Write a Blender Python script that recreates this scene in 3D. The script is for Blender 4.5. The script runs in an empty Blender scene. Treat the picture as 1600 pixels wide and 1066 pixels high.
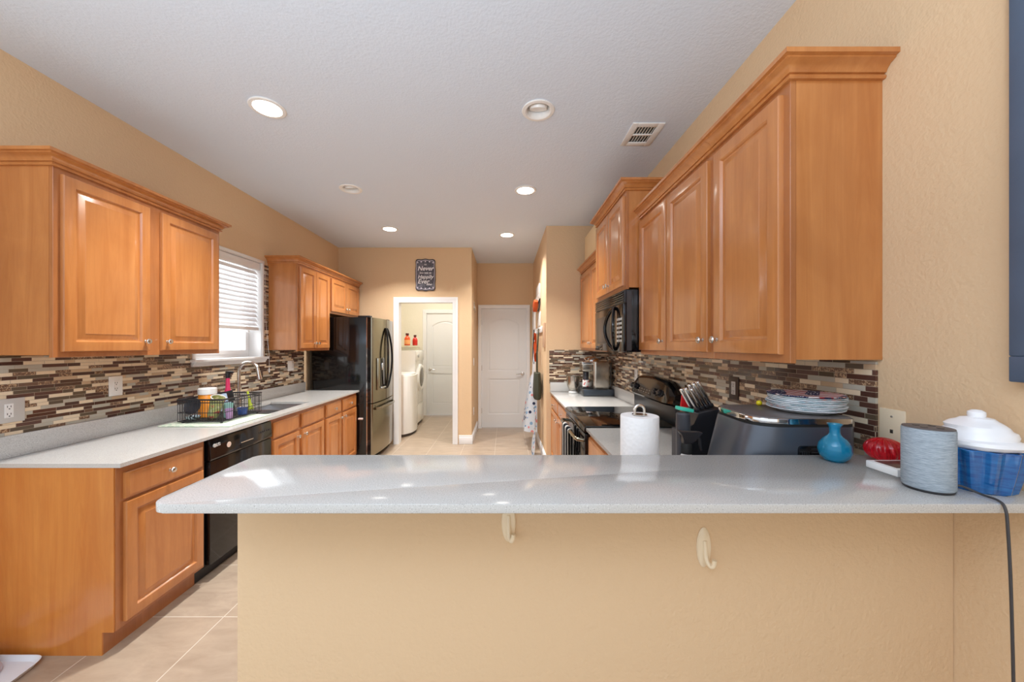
import bpy, bmesh, math, random
from mathutils import Vector, Matrix
random.seed(7)
S = bpy.context.scene
COL = S.collection
PI = math.pi

# ------------------------------------------------------------------ camera, world, light, exposure
F, CX, CY, EYE = 562.0, 789.0, 540.0, 1.445
cam_d = bpy.data.cameras.new('camera')
cam = bpy.data.objects.new('camera', cam_d); COL.objects.link(cam)
cam.location = (0, 0, EYE); cam.rotation_euler = (PI/2, 0, 0)
cam_d.sensor_fit = 'HORIZONTAL'; cam_d.sensor_width = 36.0
cam_d.lens = 36.0*F/1600.0
cam_d.shift_x = (800.0-CX)/1600.0
cam_d.shift_y = (CY-533.0)/1600.0
cam_d.clip_start = 0.01
S.camera = cam

S.view_settings.view_transform = 'Standard'
S.view_settings.look = 'None'
S.view_settings.gamma = 1.0
S.view_settings.use_curve_mapping = False
S.view_settings.exposure = 0.16

W = bpy.data.worlds.new('daylight'); S.world = W; W.use_nodes = True
bg = W.node_tree.nodes['Background']
bg.inputs[0].default_value = (0.93, 0.97, 1.0, 1); bg.inputs[1].default_value = 1.15
S.cycles.max_bounces = 10; S.cycles.diffuse_bounces = 6; S.cycles.glossy_bounces = 5
S.cycles.transmission_bounces = 8; S.cycles.transparent_max_bounces = 8
S.cycles.sample_clamp_indirect = 6.0
S.cycles.use_denoising = True

def area(name, loc, rot, sx, sy, power, color=(1, 1, 1), shape='RECTANGLE', spread=PI):
    d = bpy.data.lights.new(name, 'AREA'); d.shape = shape; d.size = sx
    if shape == 'RECTANGLE': d.size_y = sy
    d.energy = power; d.color = color; d.spread = spread
    o = bpy.data.objects.new(name, d); COL.objects.link(o); o.location = loc; o.rotation_euler = rot
    return o
# added unseen uplight behind the camera brightens the ceiling; daylight through the sink window
area('added_ceiling_uplight', (-0.7, -0.9, 1.75), (PI, 0, 0), 0.5, 0.5, 105, (0.84, 0.92, 1.0), 'DISK')
area('daylight_window', (-3.10, 3.70, 1.85), (0, -PI/2, 0), 1.3, 1.9, 36, (0.95, 0.98, 1.0))

# ------------------------------------------------------------------ helpers
def srgb(r, g, b):
    def f(c):
        c /= 255.0
        return c/12.92 if c <= 0.04045 else ((c+0.055)/1.055)**2.4
    return (f(r), f(g), f(b), 1.0)

class MB:
    def __init__(s): s.bm = bmesh.new(); s.mi = 0
    def _new(s, f0):
        for f in [f for f in s.bm.faces if not f.tag]:
            f.material_index = s.mi; f.tag = True
    def box(s, x0, y0, z0, x1, y1, z1, bev=0.0, seg=2, mat=None):
        x0, x1 = min(x0, x1), max(x0, x1); y0, y1 = min(y0, y1), max(y0, y1); z0, z1 = min(z0, z1), max(z0, z1)
        m = Matrix.Translation(((x0+x1)/2, (y0+y1)/2, (z0+z1)/2)) @ Matrix.Diagonal((x1-x0, y1-y0, z1-z0, 1))
        if mat is not None: m = mat @ m
        r = bmesh.ops.create_cube(s.bm, size=1.0, matrix=m)
        if bev > 0:
            es = list({e for v in r['verts'] for e in v.link_edges})
            bmesh.ops.bevel(s.bm, geom=es, offset=bev, segments=seg, profile=0.5, affect='EDGES', clamp_overlap=True)
        s._new(0); return s
    def rings(s, rs, closed_loop=True, cap0=True, cap1=True):
        """skin a list of rings (lists of Vectors of equal length)"""
        vs = [[s.bm.verts.new(p) for p in r] for r in rs]
        n = len(vs[0])
        for a, b in zip(vs[:-1], vs[1:]):
            for i in range(n if closed_loop else n-1):
                j = (i+1) % n
                try: s.bm.faces.new((a[i], a[j], b[j], b[i]))
                except ValueError: pass
        if cap0: s.bm.faces.new(list(reversed(vs[0])))
        if cap1: s.bm.faces.new(vs[-1])
        s._new(0); return s
    def lathe(s, prof, c=(0, 0, 0), segs=32, mat=None, cap0=True, cap1=True, wob=None, sx=1, sy=1):
        rs = []
        for k, (r, z) in enumerate(prof):
            ring = []
            for i in range(segs):
                a = 2*PI*i/segs
                rr = max(r, 1e-5)*(wob(a, k/(len(prof)-1)) if wob else 1)
                p = Vector((rr*math.cos(a)*sx, rr*math.sin(a)*sy, z))
                if mat is not None: p = mat @ p
                ring.append(p+Vector(c))
            rs.append(ring)
        return s.rings(rs, True, cap0, cap1)
    def tube(s, pts, r, segs=10, closed=False, flat=None):
        pts = [Vector(p) for p in pts]; n = len(pts); rs = []
        up = Vector((0, 0, 1)); prev = None
        for i, p in enumerate(pts):
            if closed: t = pts[(i+1) % n]-pts[i-1]
            else: t = pts[min(i+1, n-1)]-pts[max(i-1, 0)]
            t.normalize()
            if prev is None:
                a = up if abs(t.dot(up)) < 0.95 else Vector((1, 0, 0))
                u = (a-t*a.dot(t)).normalized()
            else:
                u = prev-t*prev.dot(t)
                u = u.normalized() if u.length > 1e-6 else t.orthogonal().normalized()
            prev = u; v = t.cross(u)
            rr = r[i] if isinstance(r, (list, tuple)) else r
            ru, rv = (rr, rr) if flat is None else (rr*flat[0], rr*flat[1])
            rs.append([p+u*math.cos(2*PI*k/segs)*ru+v*math.sin(2*PI*k/segs)*rv for k in range(segs)])
        if closed: rs.append(rs[0]); return s.rings(rs, True, False, False)
        return s.rings(rs)
    def prism(s, poly, a0, a1, axis='Z', bev=0.0, seg=2):
        def P(p, a):
            return {'Z': Vector((p[0], p[1], a)), 'Y': Vector((p[0], a, p[1])), 'X': Vector((a, p[0], p[1]))}[axis]
        v0 = [s.bm.verts.new(P(p, a0)) for p in poly]; v1 = [s.bm.verts.new(P(p, a1)) for p in poly]
        n = len(poly); fs = [s.bm.faces.new(list(reversed(v0))), s.bm.faces.new(v1)]
        for i in range(n): fs.append(s.bm.faces.new((v0[i], v0[(i+1) % n], v1[(i+1) % n], v1[i])))
        if bev > 0:
            es = list({e for f in fs for e in f.edges})
            bmesh.ops.bevel(s.bm, geom=es, offset=bev, segments=seg, profile=0.5, affect='EDGES', clamp_overlap=True)
        s._new(0); return s
    def nested(s, fn, u0, u1, v0, v1, prof):
        """nested rectangles: prof = [(inset, height)]; fn(u, v, n) -> point"""
        rs = []
        for ins, n in prof:
            rs.append([Vector(fn(u, v, n)) for u, v in ((u0+ins, v0+ins), (u1-ins, v0+ins), (u1-ins, v1-ins), (u0+ins, v1-ins))])
        return s.rings(rs)
    def sweep(s, path, prof):
        """prof [(out, z)] swept along plan path, out to the left hand side of travel; mitred"""
        P = [Vector((p[0], p[1])) for p in path]; rs = []
        for i, p in enumerate(P):
            ns = []
            if i > 0: d = (P[i]-P[i-1]).normalized(); ns.append(Vector((-d.y, d.x)))
            if i < len(P)-1: d = (P[i+1]-P[i]).normalized(); ns.append(Vector((-d.y, d.x)))
            m = ns[0] if len(ns) == 1 else (ns[0]+ns[1])/(1+ns[0].dot(ns[1]))
            rs.append([Vector((p.x+m.x*o, p.y+m.y*o, z)) for o, z in prof])
        return s.rings(rs)
    def sphere(s, c, r, seg=16, sc=(1, 1, 1)):
        m = Matrix.Translation(c) @ Matrix.Diagonal((r*sc[0], r*sc[1], r*sc[2], 1))
        bmesh.ops.create_uvsphere(s.bm, u_segments=seg, v_segments=max(6, seg//2), radius=1.0, matrix=m)
        s._new(0); return s
    def xform(s, m):
        bmesh.ops.transform(s.bm, matrix=m, verts=s.bm.verts); return s

LOC = {}
def _tag(o, label, cat, group=None, kind=None):
    if label: o['label'] = label
    if cat: o['category'] = cat
    if group: o['group'] = group
    if kind: o['kind'] = kind
def link_mesh(name, mb, mat, loc, smooth=True, angle=35):
    me = bpy.data.meshes.new(name)
    bmesh.ops.recalc_face_normals(mb.bm, faces=mb.bm.faces)
    bmesh.ops.translate(mb.bm, vec=-Vector(loc), verts=mb.bm.verts)
    mb.bm.to_mesh(me); mb.bm.free()
    for m in (mat if isinstance(mat, (list, tuple)) else [mat]): me.materials.append(m)
    if smooth:
        me.polygons.foreach_set('use_smooth', [True]*len(me.polygons))
        me.set_sharp_from_angle(angle=math.radians(angle))
    o = bpy.data.objects.new(name, me); COL.objects.link(o)
    return o
def thing(name, label, cat, loc, group=None):
    o = bpy.data.objects.new(name, None); COL.objects.link(o); o.location = loc; o.empty_display_size = 0.05
    _tag(o, label, cat, group); LOC[o.name] = Vector(loc); return o
def part(name, mb, mat, parent, label=None, smooth=True, angle=35):
    loc = LOC[parent.name]
    o = link_mesh(name, mb, mat, loc, smooth, angle); o.parent = parent
    LOC[o.name] = loc
    if label: o['label'] = label
    return o
def solo(name, mb, mat, label, cat, loc, group=None, smooth=True, angle=35, kind=None):
    o = link_mesh(name, mb, mat, loc, smooth, angle); o.location = loc; LOC[o.name] = Vector(loc)
    _tag(o, label, cat, group, kind); return o
def struct(name, mb, mat, label, cat, smooth=True):
    o = link_mesh(name, mb, mat, (0, 0, 0), smooth); LOC[o.name] = Vector((0, 0, 0))
    _tag(o, label, cat, None, 'structure'); return o
def dup(root, loc, rot=None, label=None):
    r = root.copy(); COL.objects.link(r); r.location = loc
    if rot is not None: r.rotation_euler = rot
    if label: r['label'] = label
    for ch in list(root.children):
        c = ch.copy(); COL.objects.link(c); c.parent = r
        for g in list(ch.children):
            d = g.copy(); COL.objects.link(d); d.parent = c
    return r

# ------------------------------------------------------------------ materials
class NT:
    def __init__(s, name):
        s.m = bpy.data.materials.new(name); s.m.use_nodes = True; s.t = s.m.node_tree
        s.b = s.t.nodes['Principled BSDF']
    def n(s, typ, **k):
        x = s.t.nodes.new(typ)
        for a, v in k.items(): setattr(x, a, v)
        return x
    def l(s, a, b): s.t.links.new(a, b)
    def setin(s, sock, v):
        if hasattr(v, 'is_output') or isinstance(v, bpy.types.NodeSocket): s.l(v, sock)
        else: sock.default_value = v
    def math(s, op, a, b=None, c=None):
        x = s.n('ShaderNodeMath', operation=op); s.setin(x.inputs[0], a)
        if b is not None: s.setin(x.inputs[1], b)
        if c is not None: s.setin(x.inputs[2], c)
        return x.outputs[0]
    def coords(s, scale=(1, 1, 1), rnd=False, space='Object'):
        tc = s.n('ShaderNodeTexCoord'); mp = s.n('ShaderNodeMapping'); mp.inputs['Scale'].default_value = scale
        s.l(tc.outputs[space], mp.inputs[0])
        if rnd:
            oi = s.n('ShaderNodeObjectInfo'); cb = s.n('ShaderNodeCombineXYZ')
            for i, k in enumerate((31.0, 17.0, 23.0)): s.l(s.math('MULTIPLY', oi.outputs['Random'], k), cb.inputs[i])
            s.l(cb.outputs[0], mp.inputs['Location'])
        return mp.outputs[0]
    def noise(s, vec, scale, detail=3, rough=0.5, dist=0.0):
        x = s.n('ShaderNodeTexNoise'); x.inputs['Scale'].default_value = scale; x.inputs['Detail'].default_value = detail
        x.inputs['Roughness'].default_value = rough; x.inputs['Distortion'].default_value = dist
        if vec is not None: s.l(vec, x.inputs['Vector'])
        return x.outputs['Fac']
    def ramp(s, fac, stops, interp='LINEAR'):
        x = s.n('ShaderNodeValToRGB'); cr = x.color_ramp; cr.interpolation = interp
        while len(cr.elements) > 1: cr.elements.remove(cr.elements[-1])
        cr.elements[0].position = stops[0][0]; cr.elements[0].color = stops[0][1]
        for p, c in stops[1:]:
            e = cr.elements.new(p); e.color = c
        s.l(fac, x.inputs[0]); return x.outputs[0]
    def mix(s, fac, a, b, blend='MIX'):
        x = s.n('ShaderNodeMix', data_type='RGBA', blend_type=blend)
        s.setin(x.inputs[0], fac); s.setin(x.inputs[6], a); s.setin(x.inputs[7], b); return x.outputs[2]
    def bump(s, h, strength=0.2, dist=0.01):
        x = s.n('ShaderNodeBump'); x.inputs['Strength'].default_value = strength; x.inputs['Distance'].default_value = dist
        s.l(h, x.inputs['Height']); s.l(x.outputs[0], s.b.inputs['Normal']); return x
    def P(s, **k):
        names = {'color': 'Base Color', 'rough': 'Roughness', 'metal': 'Metallic', 'spec': 'Specular IOR Level',
                 'trans': 'Transmission Weight', 'ior': 'IOR', 'coat': 'Coat Weight', 'coat_rough': 'Coat Roughness',
                 'emit': 'Emission Color', 'estr': 'Emission Strength', 'sheen': 'Sheen Weight', 'alpha': 'Alpha', 'sss': 'Subsurface Weight', 'aniso': 'Anisotropic'}
        for a, v in k.items(): s.setin(s.b.inputs[names[a]], v)
        return s.m

def plain(name, rgb, rough=0.5, metal=0.0, bump=None, vary=0.0, **k):
    t = NT(name); c = srgb(*rgb)
    if vary:
        v = t.coords(rnd=True); f = t.noise(v, 9.0, 4)
        d = tuple(x*(1-vary) for x in c[:3])+(1,)
        t.P(color=t.mix(f, d, c))
    else: t.P(color=c)
    t.P(rough=rough, metal=metal, **k)
    if bump:
        t.bump(t.noise(t.coords(), bump[0], 3), bump[1], bump[2])
    return t.m

def wall_paint(name, rgb, rough=0.75):
    t = NT(name); v = t.coords(); f = t.noise(v, 1.3, 2); c = srgb(*rgb)
    t.P(color=t.mix(f, tuple(x*0.97 for x in c[:3])+(1,), c), rough=rough, spec=0.25)
    t.bump(t.math('ADD', t.noise(v, 95, 2), t.math('MULTIPLY', t.noise(v, 45, 2), 0.8)), 0.35, 0.005)
    return t.m

def wood(name, a, b, rough=0.30, gs=1.0):
    t = NT(name)
    v = t.coords((9*gs, 9*gs, 0.7*gs), True)
    g = t.noise(v, 2.0, 6, 0.62, 0.8)
    v2 = t.coords((3.0, 3.0, 1.6), True); f2 = t.noise(v2, 1.6, 4, 0.6, 0.8)
    v3 = t.coords((110, 110, 5), True); g3 = t.noise(v3, 1.5, 2)
    col = t.ramp(g, [(0.30, srgb(*a)), (0.70, srgb(*b))])
    col = t.mix(t.math('MULTIPLY', g3, 0.14), col, srgb(*[int(x*0.62) for x in a]))
    mott = t.ramp(f2, [(0.36, (1, 1, 1, 1)), (0.62, (0, 0, 0, 1))])
    col = t.mix(t.math('MULTIPLY', mott, 0.30), col, srgb(int(a[0]*0.86), int(a[1]*0.80), int(a[2]*0.74)))
    t.P(color=col, rough=rough, spec=0.5, coat=0.55, coat_rough=0.14)
    t.bump(g3, 0.03, 0.001)
    return t.m

def quartz(name):
    t = NT(name); v = t.coords()
    n1 = t.noise(v, 400, 2); n2 = t.noise(v, 150, 3); n3 = t.noise(v, 3, 3)
    c = t.ramp(n1, [(0.31, srgb(112, 110, 106)), (0.38, srgb(192, 191, 188)), (0.62, srgb(200, 199, 196)), (0.70, srgb(236, 235, 233))])
    c = t.mix(t.math('MULTIPLY', n2, 0.25), c, srgb(192, 190, 184)); c = t.mix(t.math('MULTIPLY', n3, 0.2), c, srgb(208, 206, 201))
    t.P(color=c, rough=0.11, spec=0.5)
    return t.m

def mosaic(name):
    t = NT(name)
    tc = t.n('ShaderNodeTexCoord'); sp = t.n('ShaderNodeSeparateXYZ'); t.l(tc.outputs['Object'], sp.inputs[0])
    h, w = 0.0182, 0.17
    u = t.math('ADD', sp.outputs[0], sp.outputs[1])
    vv = t.math('DIVIDE', sp.outputs[2], h)
    row = t.math('FLOOR', vv); fv = t.math('FRACT', vv)
    def wn(x, y, z=0.0):
        c = t.n('ShaderNodeCombineXYZ')
        for i, q in enumerate((x, y, z)): t.setin(c.inputs[i], q)
        k = t.n('ShaderNodeTexWhiteNoise', noise_dimensions='3D'); t.l(c.outputs[0], k.inputs['Vector']); return k.outputs['Value']
    uo = t.math('DIVIDE', t.math('ADD', t.math('ADD', u, 50.0), t.math('MULTIPLY', wn(row, 3.5), 3.7)), w)
    cell = t.math('FLOOR', uo); fu = t.math('FRACT', uo)
    sp_ = t.math('MULTIPLY_ADD', wn(cell, row, 7.5), 0.5, 0.25)
    isb = t.math('GREATER_THAN', fu, sp_)
    idn = wn(cell, row, t.math('ADD', isb, 0.5))
    lo = t.math('MULTIPLY', isb, sp_)
    hi = t.math('ADD', t.math('MULTIPLY', isb, t.math('SUBTRACT', 1.0, sp_)), sp_)
    du = t.math('MULTIPLY', t.math('MINIMUM', t.math('SUBTRACT', fu, lo), t.math('SUBTRACT', hi, fu)), w)
    dv = t.math('MULTIPLY', t.math('MINIMUM', fv, t.math('SUBTRACT', 1.0, fv)), h)
    d = t.math('MINIMUM', du, dv)
    mortar = t.math('LESS_THAN', d, 0.0008)
    pal = [(0.0, srgb(74, 45, 37)), (0.19, srgb(92, 78, 62)), (0.34, srgb(240, 222, 192)), (0.53, srgb(188, 184, 170)),
           (0.70, srgb(112, 84, 66)), (0.84, srgb(205, 178, 146)), (0.92, srgb(88, 54, 45))]
    col = t.ramp(idn, pal, 'CONSTANT')
    vein = t.noise(t.coords(), 90, 4, 0.65, 1.0)
    isv = t.math('MULTIPLY', t.math('GREATER_THAN', idn, 0.70), t.math('LESS_THAN', idn, 0.84))
    col = t.mix(t.math('MULTIPLY', isv, t.math('GREATER_THAN', vein, 0.54)), col, srgb(196, 165, 130))
    col = t.mix(t.math('MULTIPLY', vein, 0.18), col, srgb(120, 100, 84))
    col = t.mix(mortar, col, srgb(176, 160, 138))
    ro = t.math('MULTIPLY_ADD', t.math('GREATER_THAN', t.math('FRACT', t.math('MULTIPLY', idn, 6.1)), 0.5), 0.22, 0.12)
    t.P(color=col, rough=t.math('MAXIMUM', ro, t.math('MULTIPLY', mortar, 0.8)), spec=0.5)
    t.bump(t.math('MINIMUM', d, 0.0016), 0.5, 1.0)
    return t.m

def floor_tile(name):
    t = NT(name)
    tc = t.n('ShaderNodeTexCoord'); sp = t.n('ShaderNodeSeparateXYZ'); t.l(tc.outputs['Object'], sp.inputs[0])
    p = 0.453
    a = t.math('DIVIDE', t.math('ADD', sp.outputs[0], 1.497+p*40), p); b = t.math('DIVIDE', t.math('ADD', sp.outputs[1], -1.915+p*40), p)
    fa, fb = t.math('FRACT', a), t.math('FRACT', b)
    d = t.math('MINIMUM', t.math('MINIMUM', fa, t.math('SUBTRACT', 1.0, fa)), t.math('MINIMUM', fb, t.math('SUBTRACT', 1.0, fb)))
    mortar = t.math('LESS_THAN', d, 0.0055)
    cb = t.n('ShaderNodeCombineXYZ'); t.l(t.math('FLOOR', a), cb.inputs[0]); t.l(t.math('FLOOR', b), cb.inputs[1])
    wn = t.n('ShaderNodeTexWhiteNoise', noise_dimensions='3D'); t.l(cb.outputs[0], wn.inputs['Vector'])
    v = t.coords((1, 3.0, 1)); n1 = t.noise(v, 5, 6, 0.65, 0.5); n2 = t.noise(t.coords(), 2.0, 3)
    col = t.ramp(n1, [(0.25, srgb(150, 132, 114)), (0.75, srgb(184, 166, 146))])
    col = t.mix(t.math('MULTIPLY', wn.outputs['Value'], 0.25), col, srgb(168, 144, 120))
    col = t.mix(t.math('MULTIPLY', n2, 0.2), col, srgb(180, 156, 132))
    col = t.mix(mortar, col, srgb(204, 192, 176))
    t.P(color=col, rough=0.33, spec=0.45)
    t.bump(t.math('MINIMUM', d, 0.008), 0.3, 0.2)
    return t.m

M = {}
M['wall'] = wall_paint('beige_paint', (220, 190, 153))
M['wall_cream'] = wall_paint('cream_paint', (236, 230, 212))
t = NT('ceiling_texture'); v = t.coords()
t.P(color=srgb(218, 228, 241), rough=0.85, spec=0.2)
t.bump(t.math('ADD', t.noise(v, 90, 2), t.math('MULTIPLY', t.noise(v, 45, 2), 0.8)), 0.22, 0.006); M['ceiling'] = t.m
M['floor'] = floor_tile('beige_floor_tile')
M['mosaic'] = mosaic('mosaic_tile')
M['white'] = plain('white_trim_paint', (236, 236, 236), 0.35)
M['door_white'] = plain('white_door_paint', (228, 229, 229), 0.38)
M['wood'] = wood('maple_honey', (186, 116, 60), (208, 140, 80), 0.28)
M['wood_end'] = wood('maple_end_panel', (198, 116, 44), (218, 144, 66), 0.36, 0.9)
M['wood_dark'] = wood('maple_frame', (168, 102, 54), (188, 122, 70), 0.36)
M['quartz'] = quartz('white_quartz')
M['nickel'] = plain('brushed_nickel', (214, 210, 204), 0.24, 1.0)
M['steel'] = plain('stainless_steel', (186, 180, 170), 0.26, 1.0)
M['steel_dull'] = plain('sink_steel', (190, 190, 192), 0.3, 1.0)
M['chrome'] = plain('chrome', (222, 222, 222), 0.08, 1.0)
M['black_gloss'] = plain('black_gloss', (16, 16, 18), 0.09, spec=0.6)
M['black_glass'] = plain('black_glass', (8, 8, 9), 0.03, spec=0.6)
M['black_satin'] = plain('black_satin', (36, 36, 40), 0.34)
M['black_matte'] = plain('black_matte', (18, 18, 18), 0.7)
M['dark_steel'] = plain('dark_stainless', (150, 142, 124), 0.16, 1.0)
M['slate_metal'] = plain('slate_grey_metal', (84, 86, 90), 0.3, 0.85)
M['white_plastic'] = plain('white_plastic', (238, 238, 236), 0.3)
M['white_enamel'] = plain('white_enamel', (240, 239, 236), 0.2)
M['grey_plastic'] = plain('grey_plastic', (196, 194, 190), 0.4)
M['almond'] = plain('almond_plastic', (232, 214, 184), 0.35)
M['gap'] = plain('dark_gap', (12, 11, 11), 0.9)

# ------------------------------------------------------------------ dimensions
XL, XR = -2.444, 1.212
ZC = 2.882
YB, YH, YK = 5.275, 6.29, 4.32      # kitchen back wall, hall back wall, kitchen end wall
HXL, HXR = -0.49, 0.497
YN, YLN = -1.6, 7.45
CT = 0.896                          # counter top height
WY0, WY1, WZ0, WZ1 = 2.83, 3.61, 1.335, 2.275

# ------------------------------------------------------------------ setting
struct('floor', MB().box(-2.6, YN, -0.1, 1.33, YLN+0.15, 0), M['floor'], 'beige square floor tiles with pale grout', 'floor', False)

# ceiling, with the two unlit cans cut into it
LIGHTS = [(-1.433, 2.171, True), (-1.413, 3.296, False), (-1.417, 4.425, True), (0.203, 2.195, False), (0.189, 3.323, True), (0.025, 4.66, True)]
cl = link_mesh('ceiling', MB().box(-2.6, YN, ZC, 1.33, YLN+0.15, ZC+0.2), M['ceiling'], (0, 0, 0), False)
cut = MB()
for x, y, on in LIGHTS:
    cut.lathe([(0.072, ZC-0.1), (0.072, ZC+0.11)], (x, y, 0), 32)
cut.box(0.865, 2.355, ZC-0.05, 0.995, 2.535, ZC+0.06)
co = link_mesh('cutter', cut, M['gap'], (0, 0, 0), False)
md = cl.modifiers.new('cut', 'BOOLEAN'); md.object = co; md.solver = 'EXACT'
dg = bpy.context.evaluated_depsgraph_get()
nm = bpy.data.meshes.new_from_object(cl.evaluated_get(dg)); cl.modifiers.clear(); cl.data = nm
bpy.data.objects.remove(co)
_tag(cl, 'pale grey white textured ceiling', 'ceiling', None, 'structure')

wl = MB()
for a in ((1.0, 0, WY0, ZC), (WY1, 0, YB+0.06, ZC), (WY0, 0, WY1, WZ0-0.02), (WY0, WZ1, WY1, ZC)):
    wl.box(-2.6, a[0], a[1], XL, a[2], a[3])
struct('wall_left', wl, M['wall'], 'beige wall above the sink run', 'wall', False)
struct('wall_right', MB().box(XR, YN, 0, 1.33, YK+0.12, ZC), M['wall'], 'beige wall behind the range run', 'wall', False)
DX0, DX1, DZ = -1.554, -0.767, 2.075
wb = MB()
wb.box(XL, YB, 0, DX0-0.02, YB+0.12, ZC); wb.box(DX1+0.02, YB, 0, HXL-0.12, YB+0.12, ZC); wb.box(DX0-0.02, YB, DZ+0.02, DX1+0.02, YB+0.12, ZC)
struct('wall_back', wb, M['wall'], 'beige wall around the laundry doorway', 'wall', False)
struct('wall_hall_left', MB().box(HXL-0.12, YB, 0, HXL, YH+0.12, ZC), M['wall'], 'beige hall wall beside the laundry doorway', 'wall', False)
struct('wall_hall_right', MB().box(HXR, YK, 0, HXR+0.12, YH+0.12, ZC), M['wall'], 'beige hall wall with the hanging apron', 'wall', False)
struct('wall_range_end', MB().box(HXR+0.12, YK, 0, XR, YK+0.12, ZC), M['wall'], 'beige wall at the end of the range run', 'wall', False)
HD0, HD1, HDZ = -0.409, 0.378, 2.094
hb = MB()
hb.box(HXL, YH, 0, HD0-0.015, YH+0.12, ZC); hb.box(HD1+0.015, YH, 0, HXR, YH+0.12, ZC); hb.box(HD0-0.015, YH, HDZ+0.015, HD1+0.015, YH+0.12, ZC)
struct('wall_hall_back', hb, M['wall'], 'beige hall wall around the far white door', 'wall', False)
LB = MB(); LD0, LD1, LDZ = -1.625, -0.865, 2.112
LB.box(-2.6, YLN, 0, LD0-0.015, YLN+0.12, ZC); LB.box(LD1+0.015, YLN, 0, HXL-0.12, YLN+0.12, ZC); LB.box(LD0-0.015, YLN, LDZ+0.015, LD1+0.015, YLN+0.12, ZC)
struct('wall_laundry_back', LB, M['wall_cream'], 'cream laundry wall around its white door', 'wall', False)
struct('wall_laundry_left', MB().box(-2.6, YB+0.12, 0, XL, YLN, ZC), M['wall_cream'], 'cream laundry wall behind the machines', 'wall', False)
struct('wall_laundry_right', MB().box(HXL-0.14, YB+0.12, 0, HXL-0.1205, YLN, ZC), M['wall_cream'], 'cream laundry wall beside its door', 'wall', False)
PY0, PY1, PX0 = 0.970, 1.09, -0.723
BZ = 1.105
struct('wall_peninsula', MB().box(PX0, PY0, 0, XR, PY1, BZ-0.02, 0.004), M['wall'], 'beige half wall under the bar top', 'wall')

# baseboards
def bb(name, boxes, label):
    m = MB()
    for b in boxes: m.box(*b, 0.003)
    struct(name, m, M['white'], label, 'baseboard')
bb('baseboard_back', [(-0.675, YB-0.016, 0, HXL+0.016, YB-0.0005, 0.105), (-0.675, YB-0.011, 0.1, HXL+0.011, YB-0.0005, 0.13)], 'white baseboard between the laundry doorway and the hall corner')
bb('baseboard_hall_left', [(HXL+0.0005, YB, 0, HXL+0.016, YH-0.017, 0.105), (HXL+0.0005, YB, 0.1, HXL+0.011, YH-0.017, 0.13)], 'white baseboard along the hall wall with the switch')
bb('baseboard_hall_right', [(HXR-0.016, YK+0.001, 0, HXR-0.0005, YH-0.3, 0.105), (HXR-0.011, YK+0.001, 0.1, HXR-0.0005, YH-0.3, 0.13)], 'white baseboard under the hanging apron')

# door casings and jambs
def casing(name, x0, x1, z1, y, w, label, side=-1, depth=0.12):
    m = MB(); prof = [(0.0, 0.0), (0.0, 0.010), (0.012, 0.014), (w*0.55, 0.016), (w*0.72, 0.022), (w*0.95, 0.022), (w, 0.016), (w, 0.0)]
    pts = [(x0, 0), (x0, z1), (x1, z1), (x1, 0)]
    dirs = [(-1, 0), (-1, 1), (1, 1), (1, 0)]
    rs = []
    for (x, z), (dx, dz) in zip(pts, dirs):
        rs.append([Vector((x+dx*o, y-t, z+dz*o)) for o, t in prof])
    m.rings(rs)
    m.box(x0-0.016, y, 0, x0, y+depth, z1); m.box(x1, y, 0, x1+0.016, y+depth, z1); m.box(x0-0.016, y, z1, x1+0.016, y+depth, z1+0.016)
    return struct(name, m, M['white'], label, 'door casing')
lc = casing('trim_1', DX0, DX1, DZ, YB-0.0005, 0.078, 'white casing around the laundry doorway')
hm = MB()
for z in (0.28, 1.08, 1.90): hm.box(DX1-0.004, YB+0.065, z-0.045, DX1+0.002, YB+0.095, z+0.045, 0.002)
h_ = part('hinge', hm, M['nickel'], lc, 'three brushed metal hinges on the white jamb')
casing('trim_2', HD0, HD1, HDZ, YH-0.0005, 0.06, 'white casing around the far hall door')
casing('trim_3', LD0, LD1, LDZ, YLN-0.0005, 0.075, 'white casing around the laundry room door')
struct('trim_4', MB().box(HXR-0.03, 5.78, 0, HXR-0.0005, 6.2, 2.1, 0.004), M['white'], 'white flat trim board on the hall wall next to the far door', 'trim')
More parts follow.
